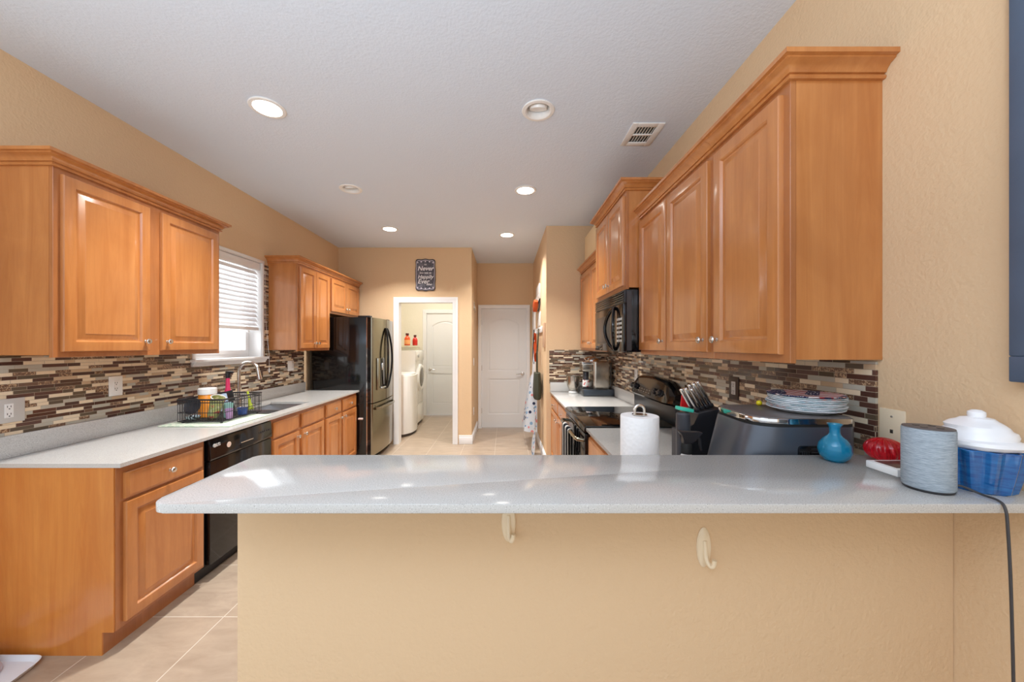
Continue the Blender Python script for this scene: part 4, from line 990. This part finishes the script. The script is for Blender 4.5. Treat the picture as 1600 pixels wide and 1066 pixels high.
solo('mixer_lid', MB().lathe([(0.0, 0.0), (0.07, 0.004), (0.072, 0.012), (0.02, 0.02), (0.0, 0.022)], (-2.19, 2.80, 1.0), 28, Matrix.Rotation(1.15, 4, 'X')), plain('pale_blue_plate', (176, 200, 226), 0.35), 'pale blue plate standing on edge in the dish rack', 'plate', (-2.19, 2.75, RZ0))
solo('door_latch', MB().box(-1.798, 4.396, 0.535, -1.742, 4.424, 0.556, 0.005), plain('pinkish_white', (238, 214, 204), 0.4), 'small pinkish white latch between base cabinet and black fridge', 'latch', (-1.77, 4.41, 0.535))

# ------------------------------------------------------------------ things on the counter behind the bar
px_, py_ = 0.518, 1.385
hl = thing('paper_towel_holder', 'silver looped holder through the paper towel roll', 'holder', (px_, py_, CT))
part('base', MB().lathe([(0.075, CT), (0.075, CT+0.008), (0.06, CT+0.012), (0, CT+0.012)], (px_, py_, 0), 32), M['chrome'], hl)
lp = [(px_-0.018, py_, 1.1815), (px_-0.019, py_, 1.19)]+[(px_-0.019*math.cos(a), py_, 1.195+0.02*math.sin(a)) for a in [PI*i/10 for i in range(11)]]+[(px_+0.019, py_, 1.19), (px_+0.018, py_, 1.1815)]
part('post', MB().lathe([(0.005, CT+0.01), (0.005, 1.18)], (px_, py_, 0), 12), M['nickel'], hl)
part('loop', MB().tube(lp, 0.0055, 10).lathe([(0.028, 1.1785), (0.028, 1.181), (0, 1.181)], (px_, py_, 0), 20), M['nickel'], hl)
pt = NT('paper_towel'); pt.P(color=srgb(244, 244, 244), rough=0.95, spec=0.1); v_ = pt.n('ShaderNodeTexVoronoi'); v_.inputs['Scale'].default_value = 70; pt.l(pt.coords(), v_.inputs['Vector']); pt.bump(v_.outputs['Distance'], 0.35, 0.004)
solo('paper_towel_roll', MB().lathe([(0.022, CT+0.013), (0.069, CT+0.013), (0.0705, CT+0.016), (0.0705, 1.173), (0.069, 1.176), (0.022, 1.176), (0.0215, 1.174), (0.0215, CT+0.014)], (px_, py_, 0), 48, None, False, False), pt.m, 'white paper towel roll on the counter behind the bar', 'paper towel', (px_, py_, CT+0.013))

kbk = thing('knife_block', 'black slanted knife block on the counter by the range', 'knife block', (0.87, 1.62, CT))
pol = [(0.800, CT), (0.893, CT), (0.948, 1.172), (0.838, 1.150), (0.822, 1.10), (0.80, 1.095)]
part('block', MB().prism(pol, 1.560, 1.690, 'Y', 0.004), M['black_satin'], kbk)
part('front_step', MB().box(0.775, 1.575, CT, 0.830, 1.675, 1.065, 0.004), plain('soft_black', (58, 60, 66), 0.4), kbk)
em_ = MB(); em_.lathe([(0.011, 0), (0.011, 0.001), (0.007, 0.001), (0.007, 0)], (0.803, 1.5745, 1.035), 18, Matrix.Rotation(PI/2, 4, 'X'), False, False); em_.box(0.795, 1.5735, 1.018, 0.811, 1.5755, 1.022)
part('emblem', em_, M['white_plastic'], kbk, 'small pale emblem')
ax = Vector((-0.50, -0.02, 0.866)).normalized()
def make_knife(p, ln, w):
    k = thing('kitchen_knife', 'steel handled kitchen knife standing in the black knife block', 'knife', p, 'steel handled knives in the block')
    rot = Matrix.Translation(p) @ ax.to_track_quat('Z', 'Y').to_matrix().to_4x4()
    part('handle', MB().box(-w/2, -0.008, 0.004, w/2, 0.008, ln, 0.005, 3, rot), M['chrome'], k)
    part('bolster', MB().box(-w/2-0.001, -0.009, 0.0, w/2+0.001, 0.009, 0.014, 0.002, 2, rot), M['black_satin'], k)
    part('blade', MB().box(-w/2+0.002, -0.001, -0.02, w/2-0.002, 0.001, 0.002, 0, 1, rot), M['steel'], k)
for ix in range(4):
    for iy in range(2):
        q = (0.855+0.024*ix, 1.595+0.05*iy+0.007*ix, 1.158+0.0045*ix)
        make_knife(q, (0.115, 0.105, 0.125, 0.130)[ix]-0.012*iy, 0.019)
rs_ = thing('silicone_spatula', 'red silicone spatula standing behind the kitchen knives', 'spatula', (0.955, 1.86, CT))
part('blade', MB().prism([(0.905, 1.105), (0.985, 1.105), (0.965, 1.165), (0.940, 1.205), (0.915, 1.19)], 1.855, 1.868, 'Y', 0.004), plain('red_silicone', (206, 24, 30), 0.4), rs_)
part('handle', MB().tube([(0.945, 1.8615, CT), (0.945, 1.8615, 1.12)], 0.007, 8), M['black_satin'], rs_)
cn = thing('peeler_canister', 'black cylinder with teal top beside the knife block', 'canister', (0.728, 1.47, CT))
part('body', MB().lathe([(0.026, CT), (0.027, CT+0.005), (0.027, 1.165), (0.022, 1.172)], (0.728, 1.47, 0), 24), plain('charcoal_plastic', (66, 68, 74), 0.3), cn)
part('top', MB().box(-0.030, -0.02, 0, 0.030, 0.02, 0.014, 0.003, 2, Matrix.Translation((0.732, 1.47, 1.178)) @ Matrix.Rotation(0.18, 4, 'Y')), plain('teal_plastic', (64, 196, 170), 0.35), cn)
spx, spy = 0.656, 1.30
sq = thing('spray_bottle', 'white spray bottle with black trigger head behind the bar', 'bottle', (spx, spy, CT))
part('body', MB().lathe([(0.034, CT), (0.036, CT+0.006), (0.036, 1.0), (0.028, 1.035), (0.0165, 1.052), (0.0165, 1.066)], (spx, spy, 0), 24), M['white_plastic'], sq)
part('collar', MB().lathe([(0.018, 1.055), (0.018, 1.085), (0.015, 1.092)], (spx, spy, 0), 20), M['black_matte'], sq)
hp_ = [(-0.014, 1.09), (0.016, 1.09), (0.030, 1.110), (0.048, 1.122), (0.055, 1.132), (0.045, 1.133), (-0.030, 1.137), (-0.026, 1.130), (-0.016, 1.118)]
part('head', MB().prism([(spx+a, b) for a, b in hp_], spy-0.012, spy+0.012, 'Y', 0.003), M['black_satin'], sq)
part('trigger', MB().tube([(spx+0.038, spy, 1.125), (spx+0.046, spy, 1.105), (spx+0.048, spy, 1.085), (spx+0.054, spy, 1.066)], [0.007, 0.007, 0.006, 0.004], 8), M['black_satin'], sq)

# countertop appliance with chromed lid
LZ = 1.215
def rpoly(pts, rads, n=6):
    out = []; N = len(pts)
    for i in range(N):
        p = Vector(pts[i]); a = (Vector(pts[i-1])-p).normalized(); b = (Vector(pts[(i+1) % N])-p).normalized(); r = rads[i]
        for k in range(n+1):
            t_ = k/n; out.append(tuple((p+a*r*(1-t_)**2+b*r*t_**2)))
    return out
lidp = [(0.795, 1.135), (1.118, 1.135), (1.128, 1.405), (0.815, 1.405)]
lid = rpoly(lidp, [0.10, 0.035, 0.05, 0.05])
def off(poly, k, cx=0.965, cy=1.27): return [((x-cx)*k+cx, (y-cy)*k+cy) for x, y in poly]
ap = thing('countertop_appliance', 'slate grey countertop appliance with chrome edged lid carrying paper plates', 'appliance', (0.96, 1.27, CT))
def flare(z):
    q = (1.19-z)/(1.19-CT); o = []
    for x, y in lid:
        w = max(0.0, (0.965-x)/0.17); o.append(Vector((x-0.085*q*w, max(y, 1.1365), z)))
    return o
t = NT('slate_body'); t.P(color=srgb(92, 98, 108), rough=0.33, metal=0.55); M['slate_body'] = t.m
part('body', MB().rings([flare(z) for z in (CT, 0.99, 1.08, 1.15, 1.186)]), M['slate_body'], ap)
part('seam', MB().prism(off(lid, 0.985), 1.1855, 1.196, 'Z'), M['black_matte'], ap)
part('lid_rim', MB().prism(off(lid, 1.0), 1.1955, 1.2125, 'Z', 0.004), M['chrome'], ap)
part('lid_top', MB().prism(off(lid, 0.965), 1.212, LZ, 'Z', 0.001), plain('grey_lid', (112, 108, 108), 0.35, 0.3), ap)
fp = MB(); fp.prism(rpoly([(0.925, 1.06), (1.005, 1.06), (1.005, 1.128), (0.925, 1.128)], [0.012]*4, 4), 1.130, 1.1385, 'Y'); pnl = part('control_window', fp, M['black_gloss'], ap)
sl_ = MB()
for k in range(6): sl_.box(0.962, 1.1285, 1.066+0.010*k, 0.998, 1.1302, 1.071+0.010*k)
for k in range(4): sl_.box(0.932+0.007*k, 1.1285, 1.07, 0.935+0.007*k, 1.1302, 1.11)
part('slots', sl_, M['slate_metal'], pnl)

# paper plates
pcx, pcy, pr = 1.052, 1.262, 0.109
PL = [(0.0, 0.0), (pr*0.66, 0.0), (pr*0.72, 0.002), (pr, 0.013), (pr*1.005, 0.0155), (pr*0.98, 0.0155), (pr*0.71, 0.0045), (pr*0.65, 0.003), (0.0, 0.003)]
M['plate_white'] = plain('white_paper_plate', (232, 236, 240), 0.5)
t = NT('pale_print_plate'); f = t.noise(t.coords(), 22, 3); t.P(color=t.ramp(f, [(0.42, srgb(232, 236, 238)), (0.56, srgb(176, 198, 204)), (0.66, srgb(222, 178, 172))]), rough=0.5); M['plate_print'] = t.m
t = NT('flag_plate'); v = t.coords((1, 1, 1)); vo = t.n('ShaderNodeTexVoronoi', feature='F1'); vo.inputs['Scale'].default_value = 22; t.l(v, vo.inputs['Vector'])
wv = t.n('ShaderNodeTexWave', wave_type='BANDS', bands_direction='DIAGONAL'); wv.inputs['Scale'].default_value = 26; wv.inputs['Distortion'].default_value = 1.5; t.l(v, wv.inputs['Vector'])
strp = t.ramp(wv.outputs['Fac'], [(0.45, srgb(168, 44, 48)), (0.55, srgb(236, 226, 224))])
dots = t.n('ShaderNodeTexVoronoi'); dots.inputs['Scale'].default_value = 150; t.l(v, dots.inputs['Vector'])
stars = t.mix(t.math('LESS_THAN', dots.outputs['Distance'], 0.28), srgb(34, 40, 82), srgb(238, 238, 240))
sc_ = t.n('ShaderNodeSeparateColor'); t.l(vo.outputs['Color'], sc_.inputs[0])
t.P(color=t.mix(t.math('GREATER_THAN', sc_.outputs[0], 0.52), strp, stars), rough=0.45); M['plate_flag'] = t.m
NPL = 9; random.seed(3)
proto = None
for i in range(NPL):
    loc = (pcx+random.uniform(-0.004, 0.004), pcy+random.uniform(-0.003, 0.003), LZ+0.0004+0.0058*i)
    if i == 0:
        proto = solo('paper_plate', MB().lathe(PL, (0, 0, 0), 48), M['plate_white'], 'plain pale paper plate in the stack on the grey appliance', 'plate', (0, 0, 0), 'pale paper plates in the stack')
        proto.location = loc
        proto2 = solo('paper_plate', MB().lathe(PL, (0, 0, 0), 48), M['plate_print'], 'pale printed paper plate in the stack on the grey appliance', 'plate', (0, 0, 0), 'printed paper plates in the stack')
        proto2.location = (pcx, pcy, LZ+0.0004+0.0058)
    elif i == 1: continue
    elif i == NPL-1:
        solo('paper_plate', MB().lathe(PL, (0, 0, 0), 48), M['plate_flag'], 'stars and stripes paper plate on top of the stack', 'plate', (0, 0, 0)).location = loc
    else:
        dup(proto if i % 2 == 0 else proto2, loc, (0, 0, i*1.1))
solo('yellow_bead', MB().sphere((0.972, 1.376, LZ+0.010), 0.010, 16), plain('yellow_plastic', (226, 208, 24), 0.3), 'small yellow ball on the appliance lid beside the paper plates', 'ball', (0.972, 1.376, LZ))

# ------------------------------------------------------------------ things on the bar top
def glass_mat(name, rgb, rough=0.05):
    t = NT(name); t.P(color=srgb(*rgb), rough=rough, trans=0.75, ior=1.45, spec=0.6); return t.m
M['blue_glass'] = glass_mat('blue_glass', (48, 194, 234)); M['red_glass'] = glass_mat('red_glass', (236, 30, 48))
vx, vy = 0.972, 1.060
solo('bud_vase', MB().lathe([(0.014, 0), (0.024, 0.002), (0.035, 0.014), (0.040, 0.032), (0.037, 0.050), (0.026, 0.066), (0.0155, 0.075), (0.0125, 0.083), (0.0125, 0.098), (0.0175, 0.107), (0.0185, 0.109),
     (0.0165, 0.109), (0.0105, 0.098), (0.0105, 0.083), (0.013, 0.076), (0.024, 0.064), (0.034, 0.05), (0.037, 0.032), (0.032, 0.016), (0.02, 0.006), (0, 0.005)], (vx, vy, BZ+0.0002), 40), M['blue_glass'], 'small round blue glass bud vase on the bar top', 'vase', (vx, vy, BZ))
gx, gy = 1.118, 1.060
def rib(a, q): return 1+0.045*math.sin(14*a+5*q)
gb = MB().lathe([(0.012*1, -0.033)]+[(0.044*math.cos(b), 0.034*math.sin(b)) for b in [(-1.25+2.5*i/14) for i in range(15)]]+[(0.004, 0.0345)], (gx, gy, BZ+0.0338), 112, None, True, True, rib)
solo('glass_ornament', gb, M['red_glass'], 'ribbed red glass ball behind the grey speaker', 'ornament', (gx, gy, BZ))
wt = thing('trinket_tray', 'small flat white tray with brown inlay lying beside the grey speaker', 'tray', (1.055, 0.97, BZ))
part('border', MB().box(1.010, 0.925, BZ+0.0003, 1.125, 1.008, BZ+0.020, 0.003), M['white_plastic'], wt)
part('inlay', MB().box(1.022, 0.938, BZ+0.0195, 1.113, 0.996, BZ+0.0208, 0.0005), plain('brown_inlay', (92, 62, 58), 0.3), wt)
# speaker
ex, ey = 1.003, 0.853
t = NT('heather_fabric'); vv = t.coords((60, 60, 900)); f1 = t.noise(vv, 1.0, 3, 0.7); f2 = t.noise(t.coords((400, 400, 60)), 1.0, 2)
t.P(color=t.mix(t.math('MULTIPLY', f2, 0.5), t.ramp(f1, [(0.32, srgb(120, 132, 142)), (0.68, srgb(186, 197, 206))]), srgb(160, 172, 182)), rough=0.9, spec=0.15)
t.bump(f1, 0.3, 0.003); M['fabric'] = t.m
se = thing('smart_speaker', 'grey fabric cylinder speaker on the bar top', 'speaker', (ex, ey, BZ))
part('base_ring', MB().lathe([(0.040, BZ+0.0002), (0.0425, BZ+0.003), (0.0425, BZ+0.006)], (ex, ey, 0), 40), M['black_satin'], se)
part('fabric_sleeve', MB().lathe([(0.042, BZ+0.006), (0.044, BZ+0.009), (0.044, BZ+0.141), (0.043, BZ+0.145)], (ex, ey, 0), 56, None, False, False), M['fabric'], se)
tp = MB(); tp.lathe([(0.043, BZ+0.145), (0.0425, BZ+0.147), (0.040, BZ+0.1475), (0.0, BZ+0.1475)], (ex, ey, 0), 48, None, False, False); part('top_cap', tp, plain('dark_grey_cap', (88, 84, 86), 0.5), se)
bt2 = MB()
for k in range(4): a = k*PI/2+0.4; bt2.lathe([(0.007, BZ+0.1474), (0.006, BZ+0.1486), (0, BZ+0.1486)], (ex+0.02*math.cos(a), ey+0.02*math.sin(a), 0), 14)
part('buttons', bt2, M['black_satin'], se)
def smooth_path(P, n=8):
    out = []; P = [Vector(p) for p in P]
    for i in range(len(P)-1):
        p0 = P[max(i-1, 0)]; p1 = P[i]; p2 = P[i+1]; p3 = P[min(i+2, len(P)-1)]
        for k in range(n):
            t_ = k/n; out.append(0.5*((2*p1)+(p2-p0)*t_+(2*p0-5*p1+4*p2-p3)*t_*t_+(3*p1-p0-3*p2+p3)*t_**3))
    out.append(P[-1]); return out
cdp = smooth_path([(ex+0.040, ey-0.012, BZ+0.012), (ex+0.055, ey-0.02, BZ+0.014), (1.068, 0.805, BZ+0.006), (1.066, 0.778, BZ+0.005), (1.061, 0.763, BZ-0.006), (1.060, 0.758, BZ-0.05), (1.066, 0.757, 0.9), (1.072, 0.757, 0.6), (1.066, 0.757, 0.35), (1.062, 0.757, 0.12), (1.062, 0.757, 0.003)], 8)
part('cord', MB().tube(cdp, 0.0026, 8), plain('grey_cord', (58, 56, 58), 0.5), se)
# cupcake jar
jx, jy = 1.130, 0.862
ck_ = thing('cookie_jar', 'cupcake shaped cookie jar with blue fluted base and white frosting lid', 'jar', (jx, jy, BZ))
def flute(a, q): return 1+0.075*math.cos(12*a)*min(1.0, q*4+0.2)
M['blue_glaze'] = NT('blue_glaze').m
t = NT('blue_glaze_fluted'); f = t.noise(t.coords((20, 20, 120)), 1.0, 4, 0.7); t.P(color=t.ramp(f, [(0.3, srgb(14, 66, 128)), (0.7, srgb(32, 112, 176))]), rough=0.08, spec=0.6, coat=0.5); M['blue_glaze'] = t.m
part('base', MB().lathe([(0.052, BZ+0.0002), (0.055, BZ+0.004), (0.060, BZ+0.03), (0.067, BZ+0.07), (0.071, BZ+0.098), (0.068, BZ+0.100), (0.06, BZ+0.098)], (jx, jy, 0), 96, None, True, True, flute), M['blue_glaze'], ck_)
def swirl(a, q): return 1+0.05*math.sin(a+18*q)+0.025*math.sin(5*a+3*q)
fp_ = [(0.060, 0.098), (0.069, 0.102), (0.071, 0.110), (0.067, 0.118), (0.062, 0.122), (0.062, 0.130), (0.056, 0.138), (0.050, 0.142), (0.049, 0.150), (0.040, 0.158), (0.032, 0.162), (0.026, 0.167), (0.012, 0.170), (0.0, 0.171)]
part('frosting_lid', MB().lathe([(r_, BZ+z_) for r_, z_ in fp_], (jx, jy, 0), 64, None, True, True, swirl), plain('white_glaze', (240, 240, 242), 0.25), ck_)
part('lid_knob', MB().lathe([(0.012, 0.165), (0.015, 0.173), (0.0145, 0.181), (0.008, 0.186), (0, 0.187)], (jx, jy, BZ), 24), plain('white_knob', (244, 244, 246), 0.2), ck_)

# hooks on the half wall
def wall_hook(x, z, label):
    t = thing('adhesive_hook', label, 'hook', (x, PY0, z))
    p = MB(); p.lathe([(0.019, 0.0), (0.0195, 0.002), (0.017, 0.006), (0.010, 0.008), (0, 0.0085)], (x, PY0-0.0003, z), 36, Matrix.Rotation(PI/2, 4, 'X') @ Matrix.Diagonal((1, 2.75, 1, 1))); part('plate', p, M['almond'], t)
    h = MB(); h.tube(smooth_path([(x, PY0-0.006, z+0.02), (x, PY0-0.010, z-0.01), (x+0.001, PY0-0.016, z-0.030), (x+0.006, PY0-0.026, z-0.038), (x+0.011, PY0-0.030, z-0.030), (x+0.012, PY0-0.031, z-0.018)], 5), 0.0058, 10); part('hook', h, M['almond'], t)
wall_hook(0.010, 0.970, 'cream adhesive hook tucked right up under the bar edge')
wall_hook(0.535, 0.902, 'cream adhesive hook lower on the half wall towards the speaker')

# picture on the range side wall
pf = thing('picture_frame', 'large blue grey framed picture on the beige wall above the cookie jar', 'picture', (XR, 0.55, 1.36))
fm = MB(); fz0, fz1, fy0, fy1 = 1.360, 2.42, 0.18, 0.845
for b in ((fy0, fz0, fy1, fz0+0.06), (fy0, fz1-0.06, fy1, fz1), (fy0, fz0+0.06, fy0+0.06, fz1-0.06), (fy1-0.06, fz0+0.06, fy1, fz1-0.06)): fm.box(XR-0.030, b[0], b[1], XR-0.0005, b[2], b[3], 0.003)
part('frame', fm, plain('blue_grey_wood', (84, 100, 122), 0.5, vary=0.25), pf)
part('canvas', MB().box(XR-0.018, fy0+0.06, fz0+0.06, XR-0.0005, fy1-0.06, fz1-0.06), plain('faded_blue_canvas', (110, 128, 150), 0.7, vary=0.4), pf)

# board on top of the far cabinet
solo('canvas_board', MB().box(-0.008, 3.36, 0, 0.008, 4.18, 0.335, 0.002, 2, Matrix.Translation((0.935, 0, 2.3625)) @ Matrix.Rotation(0.0, 4, 'Y')), plain('cream_board', (232, 206, 164), 0.6), 'cream coloured board standing on top of the far wall cabinet', 'board', (0.93, 3.8, 2.36))

# ------------------------------------------------------------------ things hung on the hall wall
t = NT('printed_apron'); vo = t.n('ShaderNodeTexVoronoi'); vo.inputs['Scale'].default_value = 16; t.l(t.coords(), vo.inputs['Vector'])
sc_ = t.n('ShaderNodeSeparateColor'); t.l(vo.outputs['Color'], sc_.inputs[0])
spot = t.ramp(sc_.outputs[0], [(0.0, srgb(58, 66, 96)), (0.3, srgb(150, 184, 214)), (0.6, srgb(226, 150, 150)), (0.8, srgb(110, 160, 200))], 'CONSTANT')
t.P(color=t.mix(t.math('LESS_THAN', vo.outputs['Distance'], 0.34), srgb(222, 226, 232), spot), rough=0.9, spec=0.1); M['apron'] = t.m
hr = thing('hook_rail', 'white hook rail on the hall wall holding the apron', 'hook rail', (HXR, 5.1, 1.66))
part('board', MB().box(HXR-0.018, 4.72, 1.62, HXR-0.0005, 5.5, 1.70, 0.003), M['white'], hr)
for yy in (4.80, 5.02, 5.24, 5.42):
    part('hook', MB().tube([(HXR-0.018, yy, 1.66), (HXR-0.05, yy, 1.65), (HXR-0.06, yy, 1.665), (HXR-0.062, yy, 1.69)], 0.005, 8), M['nickel'], hr)
def apr(u, v):
    z = 1.03-0.77*v; k = math.sin(PI/2*min(1.0, u/0.35))
    y = 5.24+(0.14+0.50*v**0.8)*(max(0.0, u-0.22)/0.78-0.5)
    return (HXR-0.035-k*(0.065+0.115*v**0.7)-0.022*math.sin(2*PI*3.5*u+1.0)*v**0.6, y, z)
apn = thing('apron', 'white apron with small blue and red print hanging on the hall wall', 'apron', (HXR-0.1, 5.24, 0.26))
part('skirt', cloth(apr, 40, 24, 0.006), M['apron'], apn)
part('straps', MB().tube([(HXR-0.09, 5.170, 1.02), (HXR-0.07, 5.180, 1.35), (HXR-0.046, 5.221, 1.645), (HXR-0.046, 5.228, 1.66), (HXR-0.046, 5.240, 1.6675), (HXR-0.046, 5.252, 1.66), (HXR-0.046, 5.259, 1.645), (HXR-0.07, 5.300, 1.35), (HXR-0.09, 5.310, 1.02)], 0.006, 8), M['apron'], apn)
def tie(u, v): return (HXR-0.085-0.05*v-0.012*math.sin(6*v+3*u), 4.72+0.20*(u-0.5)*(0.4+v), 0.62-0.60*v)
solo('apron_tie', cloth(tie, 10, 24, 0.006), M['apron'], 'long printed cloth tie hanging nearly to the floor under the olive bag', 'cloth', (HXR-0.09, 4.72, 0.02))
ol = plain('olive_canvas', (56, 58, 44), 0.9, bump=(200, 0.3, 0.003))
bgg = thing('tote_bag', 'dark olive canvas bag hanging at the hall corner', 'bag', (HXR-0.07, 4.80, 0.73))
def bagp(y0, y1, z0, z1, d0, d1):
    rs = []
    for k in range(9):
        q = k/8; z = z0+(z1-z0)*q; d = d0+(d1-d0)*q+0.012*math.sin(PI*q); s = 0.92+0.08*q
        yc = (y0+y1)/2; hw = (y1-y0)/2*s
        rs.append([Vector((HXR-0.012-d*(0.5-0.5*math.cos(a))*1.0, yc+hw*math.cos(a*0.5)*(1 if a < PI else 1), z)) for a in [0]]+[])
    return rs
bm2 = MB(); bm2.lathe([(0.8, 0), (1.0, 0.02), (1.05, 0.12), (0.96, 0.24), (0.86, 0.345), (0.80, 0.35)], (HXR-0.068, 4.80, 0.735), 24, None, True, True, None, 0.052, 0.17)
part('pouch', bm2, ol, bgg)
part('strap', MB().tube([(HXR-0.068, 4.730, 1.075), (HXR-0.07, 4.740, 1.35), (HXR-0.046, 4.781, 1.645), (HXR-0.046, 4.788, 1.66), (HXR-0.046, 4.800, 1.6675), (HXR-0.046, 4.812, 1.66), (HXR-0.046, 4.819, 1.645), (HXR-0.07, 4.860, 1.35), (HXR-0.068, 4.870, 1.075)], 0.006, 8), ol, bgg)
orr = plain('orange_cloth', (222, 96, 40), 0.8, vary=0.35)
def rib_(u, v): return (HXR-0.075-0.02*math.sin(9*v+4*u), 5.02+0.10*(u-0.5)*(1-0.3*v), 1.62-0.40*v)
solo('orange_ribbon', cloth(rib_, 8, 16, 0.006), orr, 'orange and red cloth hanging above the apron', 'cloth', (HXR-0.08, 5.02, 1.22))
fan = MB(); fan.prism([(5.05, 2.06), (5.14, 1.97), (5.22, 1.93), (5.34, 1.95), (5.38, 2.05), (5.27, 2.09), (5.15, 2.10)], HXR-0.085, HXR-0.03, 'X', 0.008)
fa2 = thing('oven_mitt', 'orange and red mitt hung high on the hall wall', 'mitt', (HXR-0.04, 5.2, 1.93))
part('mitt', fan, orr, fa2)
part('loop', MB().tube([(HXR-0.03, 5.1, 2.04), (HXR-0.012, 5.06, 2.09), (HXR-0.012, 5.0, 2.05), (HXR-0.02, 4.98, 1.97), (HXR-0.03, 5.06, 1.93)], 0.010, 8), M['black_satin'], fa2)
cal = thing('wall_calendar', 'pale grey paper hung above the orange mitt in the hall', 'calendar', (HXR, 5.2, 2.1))
part('sheet', MB().box(HXR-0.022, 4.98, 2.10, HXR-0.0005, 5.50, 2.31, 0.002), plain('pale_grey_paper', (206, 200, 194), 0.7), cal)
part('curl', cloth(lambda u, v: (HXR-0.024-0.05*v*u*u, 5.02+0.46*u, 2.17-0.10*v), 10, 8, 0.002), plain('white_paper', (236, 234, 230), 0.7), cal)
solo('wood_plaque', MB().box(HXR-0.016, 4.40, 1.42, HXR-0.0005, 4.60, 1.725, 0.003), plain('tan_plaque', (196, 160, 130), 0.6), 'narrow tan wooden plaque at the hall corner', 'plaque', (HXR, 4.5, 1.42))
solo('dog_leash', MB().tube(smooth_path([(HXR-0.060, 5.42, 1.68), (HXR-0.075, 5.43, 1.3), (HXR-0.06, 5.40, 0.9), (HXR-0.07, 5.45, 0.75), (HXR-0.06, 5.47, 1.2), (HXR-0.062, 5.425, 1.68)], 8), 0.007, 8), M['black_satin'], 'black strap hanging from the hook rail behind the apron', 'strap', (HXR-0.06, 5.42, 0.8))
pos = MB(); pos.box(HXR-0.012, 4.98, 1.72, HXR-0.0005, 5.36, 1.92, 0.002); solo('white_card', pos, plain('white_card', (234, 232, 228), 0.6), 'white card pinned above the hook rail in the hall', 'card', (HXR, 5.17, 1.72))

# ------------------------------------------------------------------ pet feeding corner
tr2 = thing('feeding_tray', 'white plastic pet feeding tray on the floor beside the end panel', 'tray', (-2.28, 1.45, 0))
tp2 = rpoly([(-2.50, 1.22), (-2.055, 1.22), (-2.105, 1.655), (-2.50, 1.655)], [0.05]*4)
rs = [[Vector((x, y, z)) for x, y in off(tp2, k, -2.29, 1.44)] for k, z in ((0.93, 0.0003), (0.99, 0.018), (1.0, 0.022), (0.985, 0.022), (0.92, 0.006))]
part('tray', MB().rings(rs), plain('cool_white_plastic', (226, 230, 236), 0.3), tr2)
pb = thing('pet_bowl', 'grey pet bowl standing in the white tray', 'bowl', (-2.33, 1.50, 0.0062))
part('bowl', MB().lathe([(0.13, 0.0063), (0.135, 0.012), (0.112, 0.075), (0.108, 0.082), (0.100, 0.080), (0.085, 0.03), (0, 0.025)], (-2.325, 1.50, 0), 40), plain('lilac_grey_plastic', (196, 196, 208), 0.35), pb)
kbm = NT('kibble'); f = kbm.noise(kbm.coords(), 60, 2); kbm.P(color=kbm.ramp(f, [(0.4, srgb(84, 50, 28)), (0.6, srgb(170, 110, 62))]), rough=0.9); kbm.bump(f, 0.8, 0.02)
kbo = solo('pet_food', MB().lathe([(0.079, 0.037), (0.06, 0.044), (0, 0.047)], (-2.325, 1.50, 0), 32), kbm.m, 'brown dry pet food filling the grey bowl', 'pet food', (-2.325, 1.50, 0.036), kind='stuff')
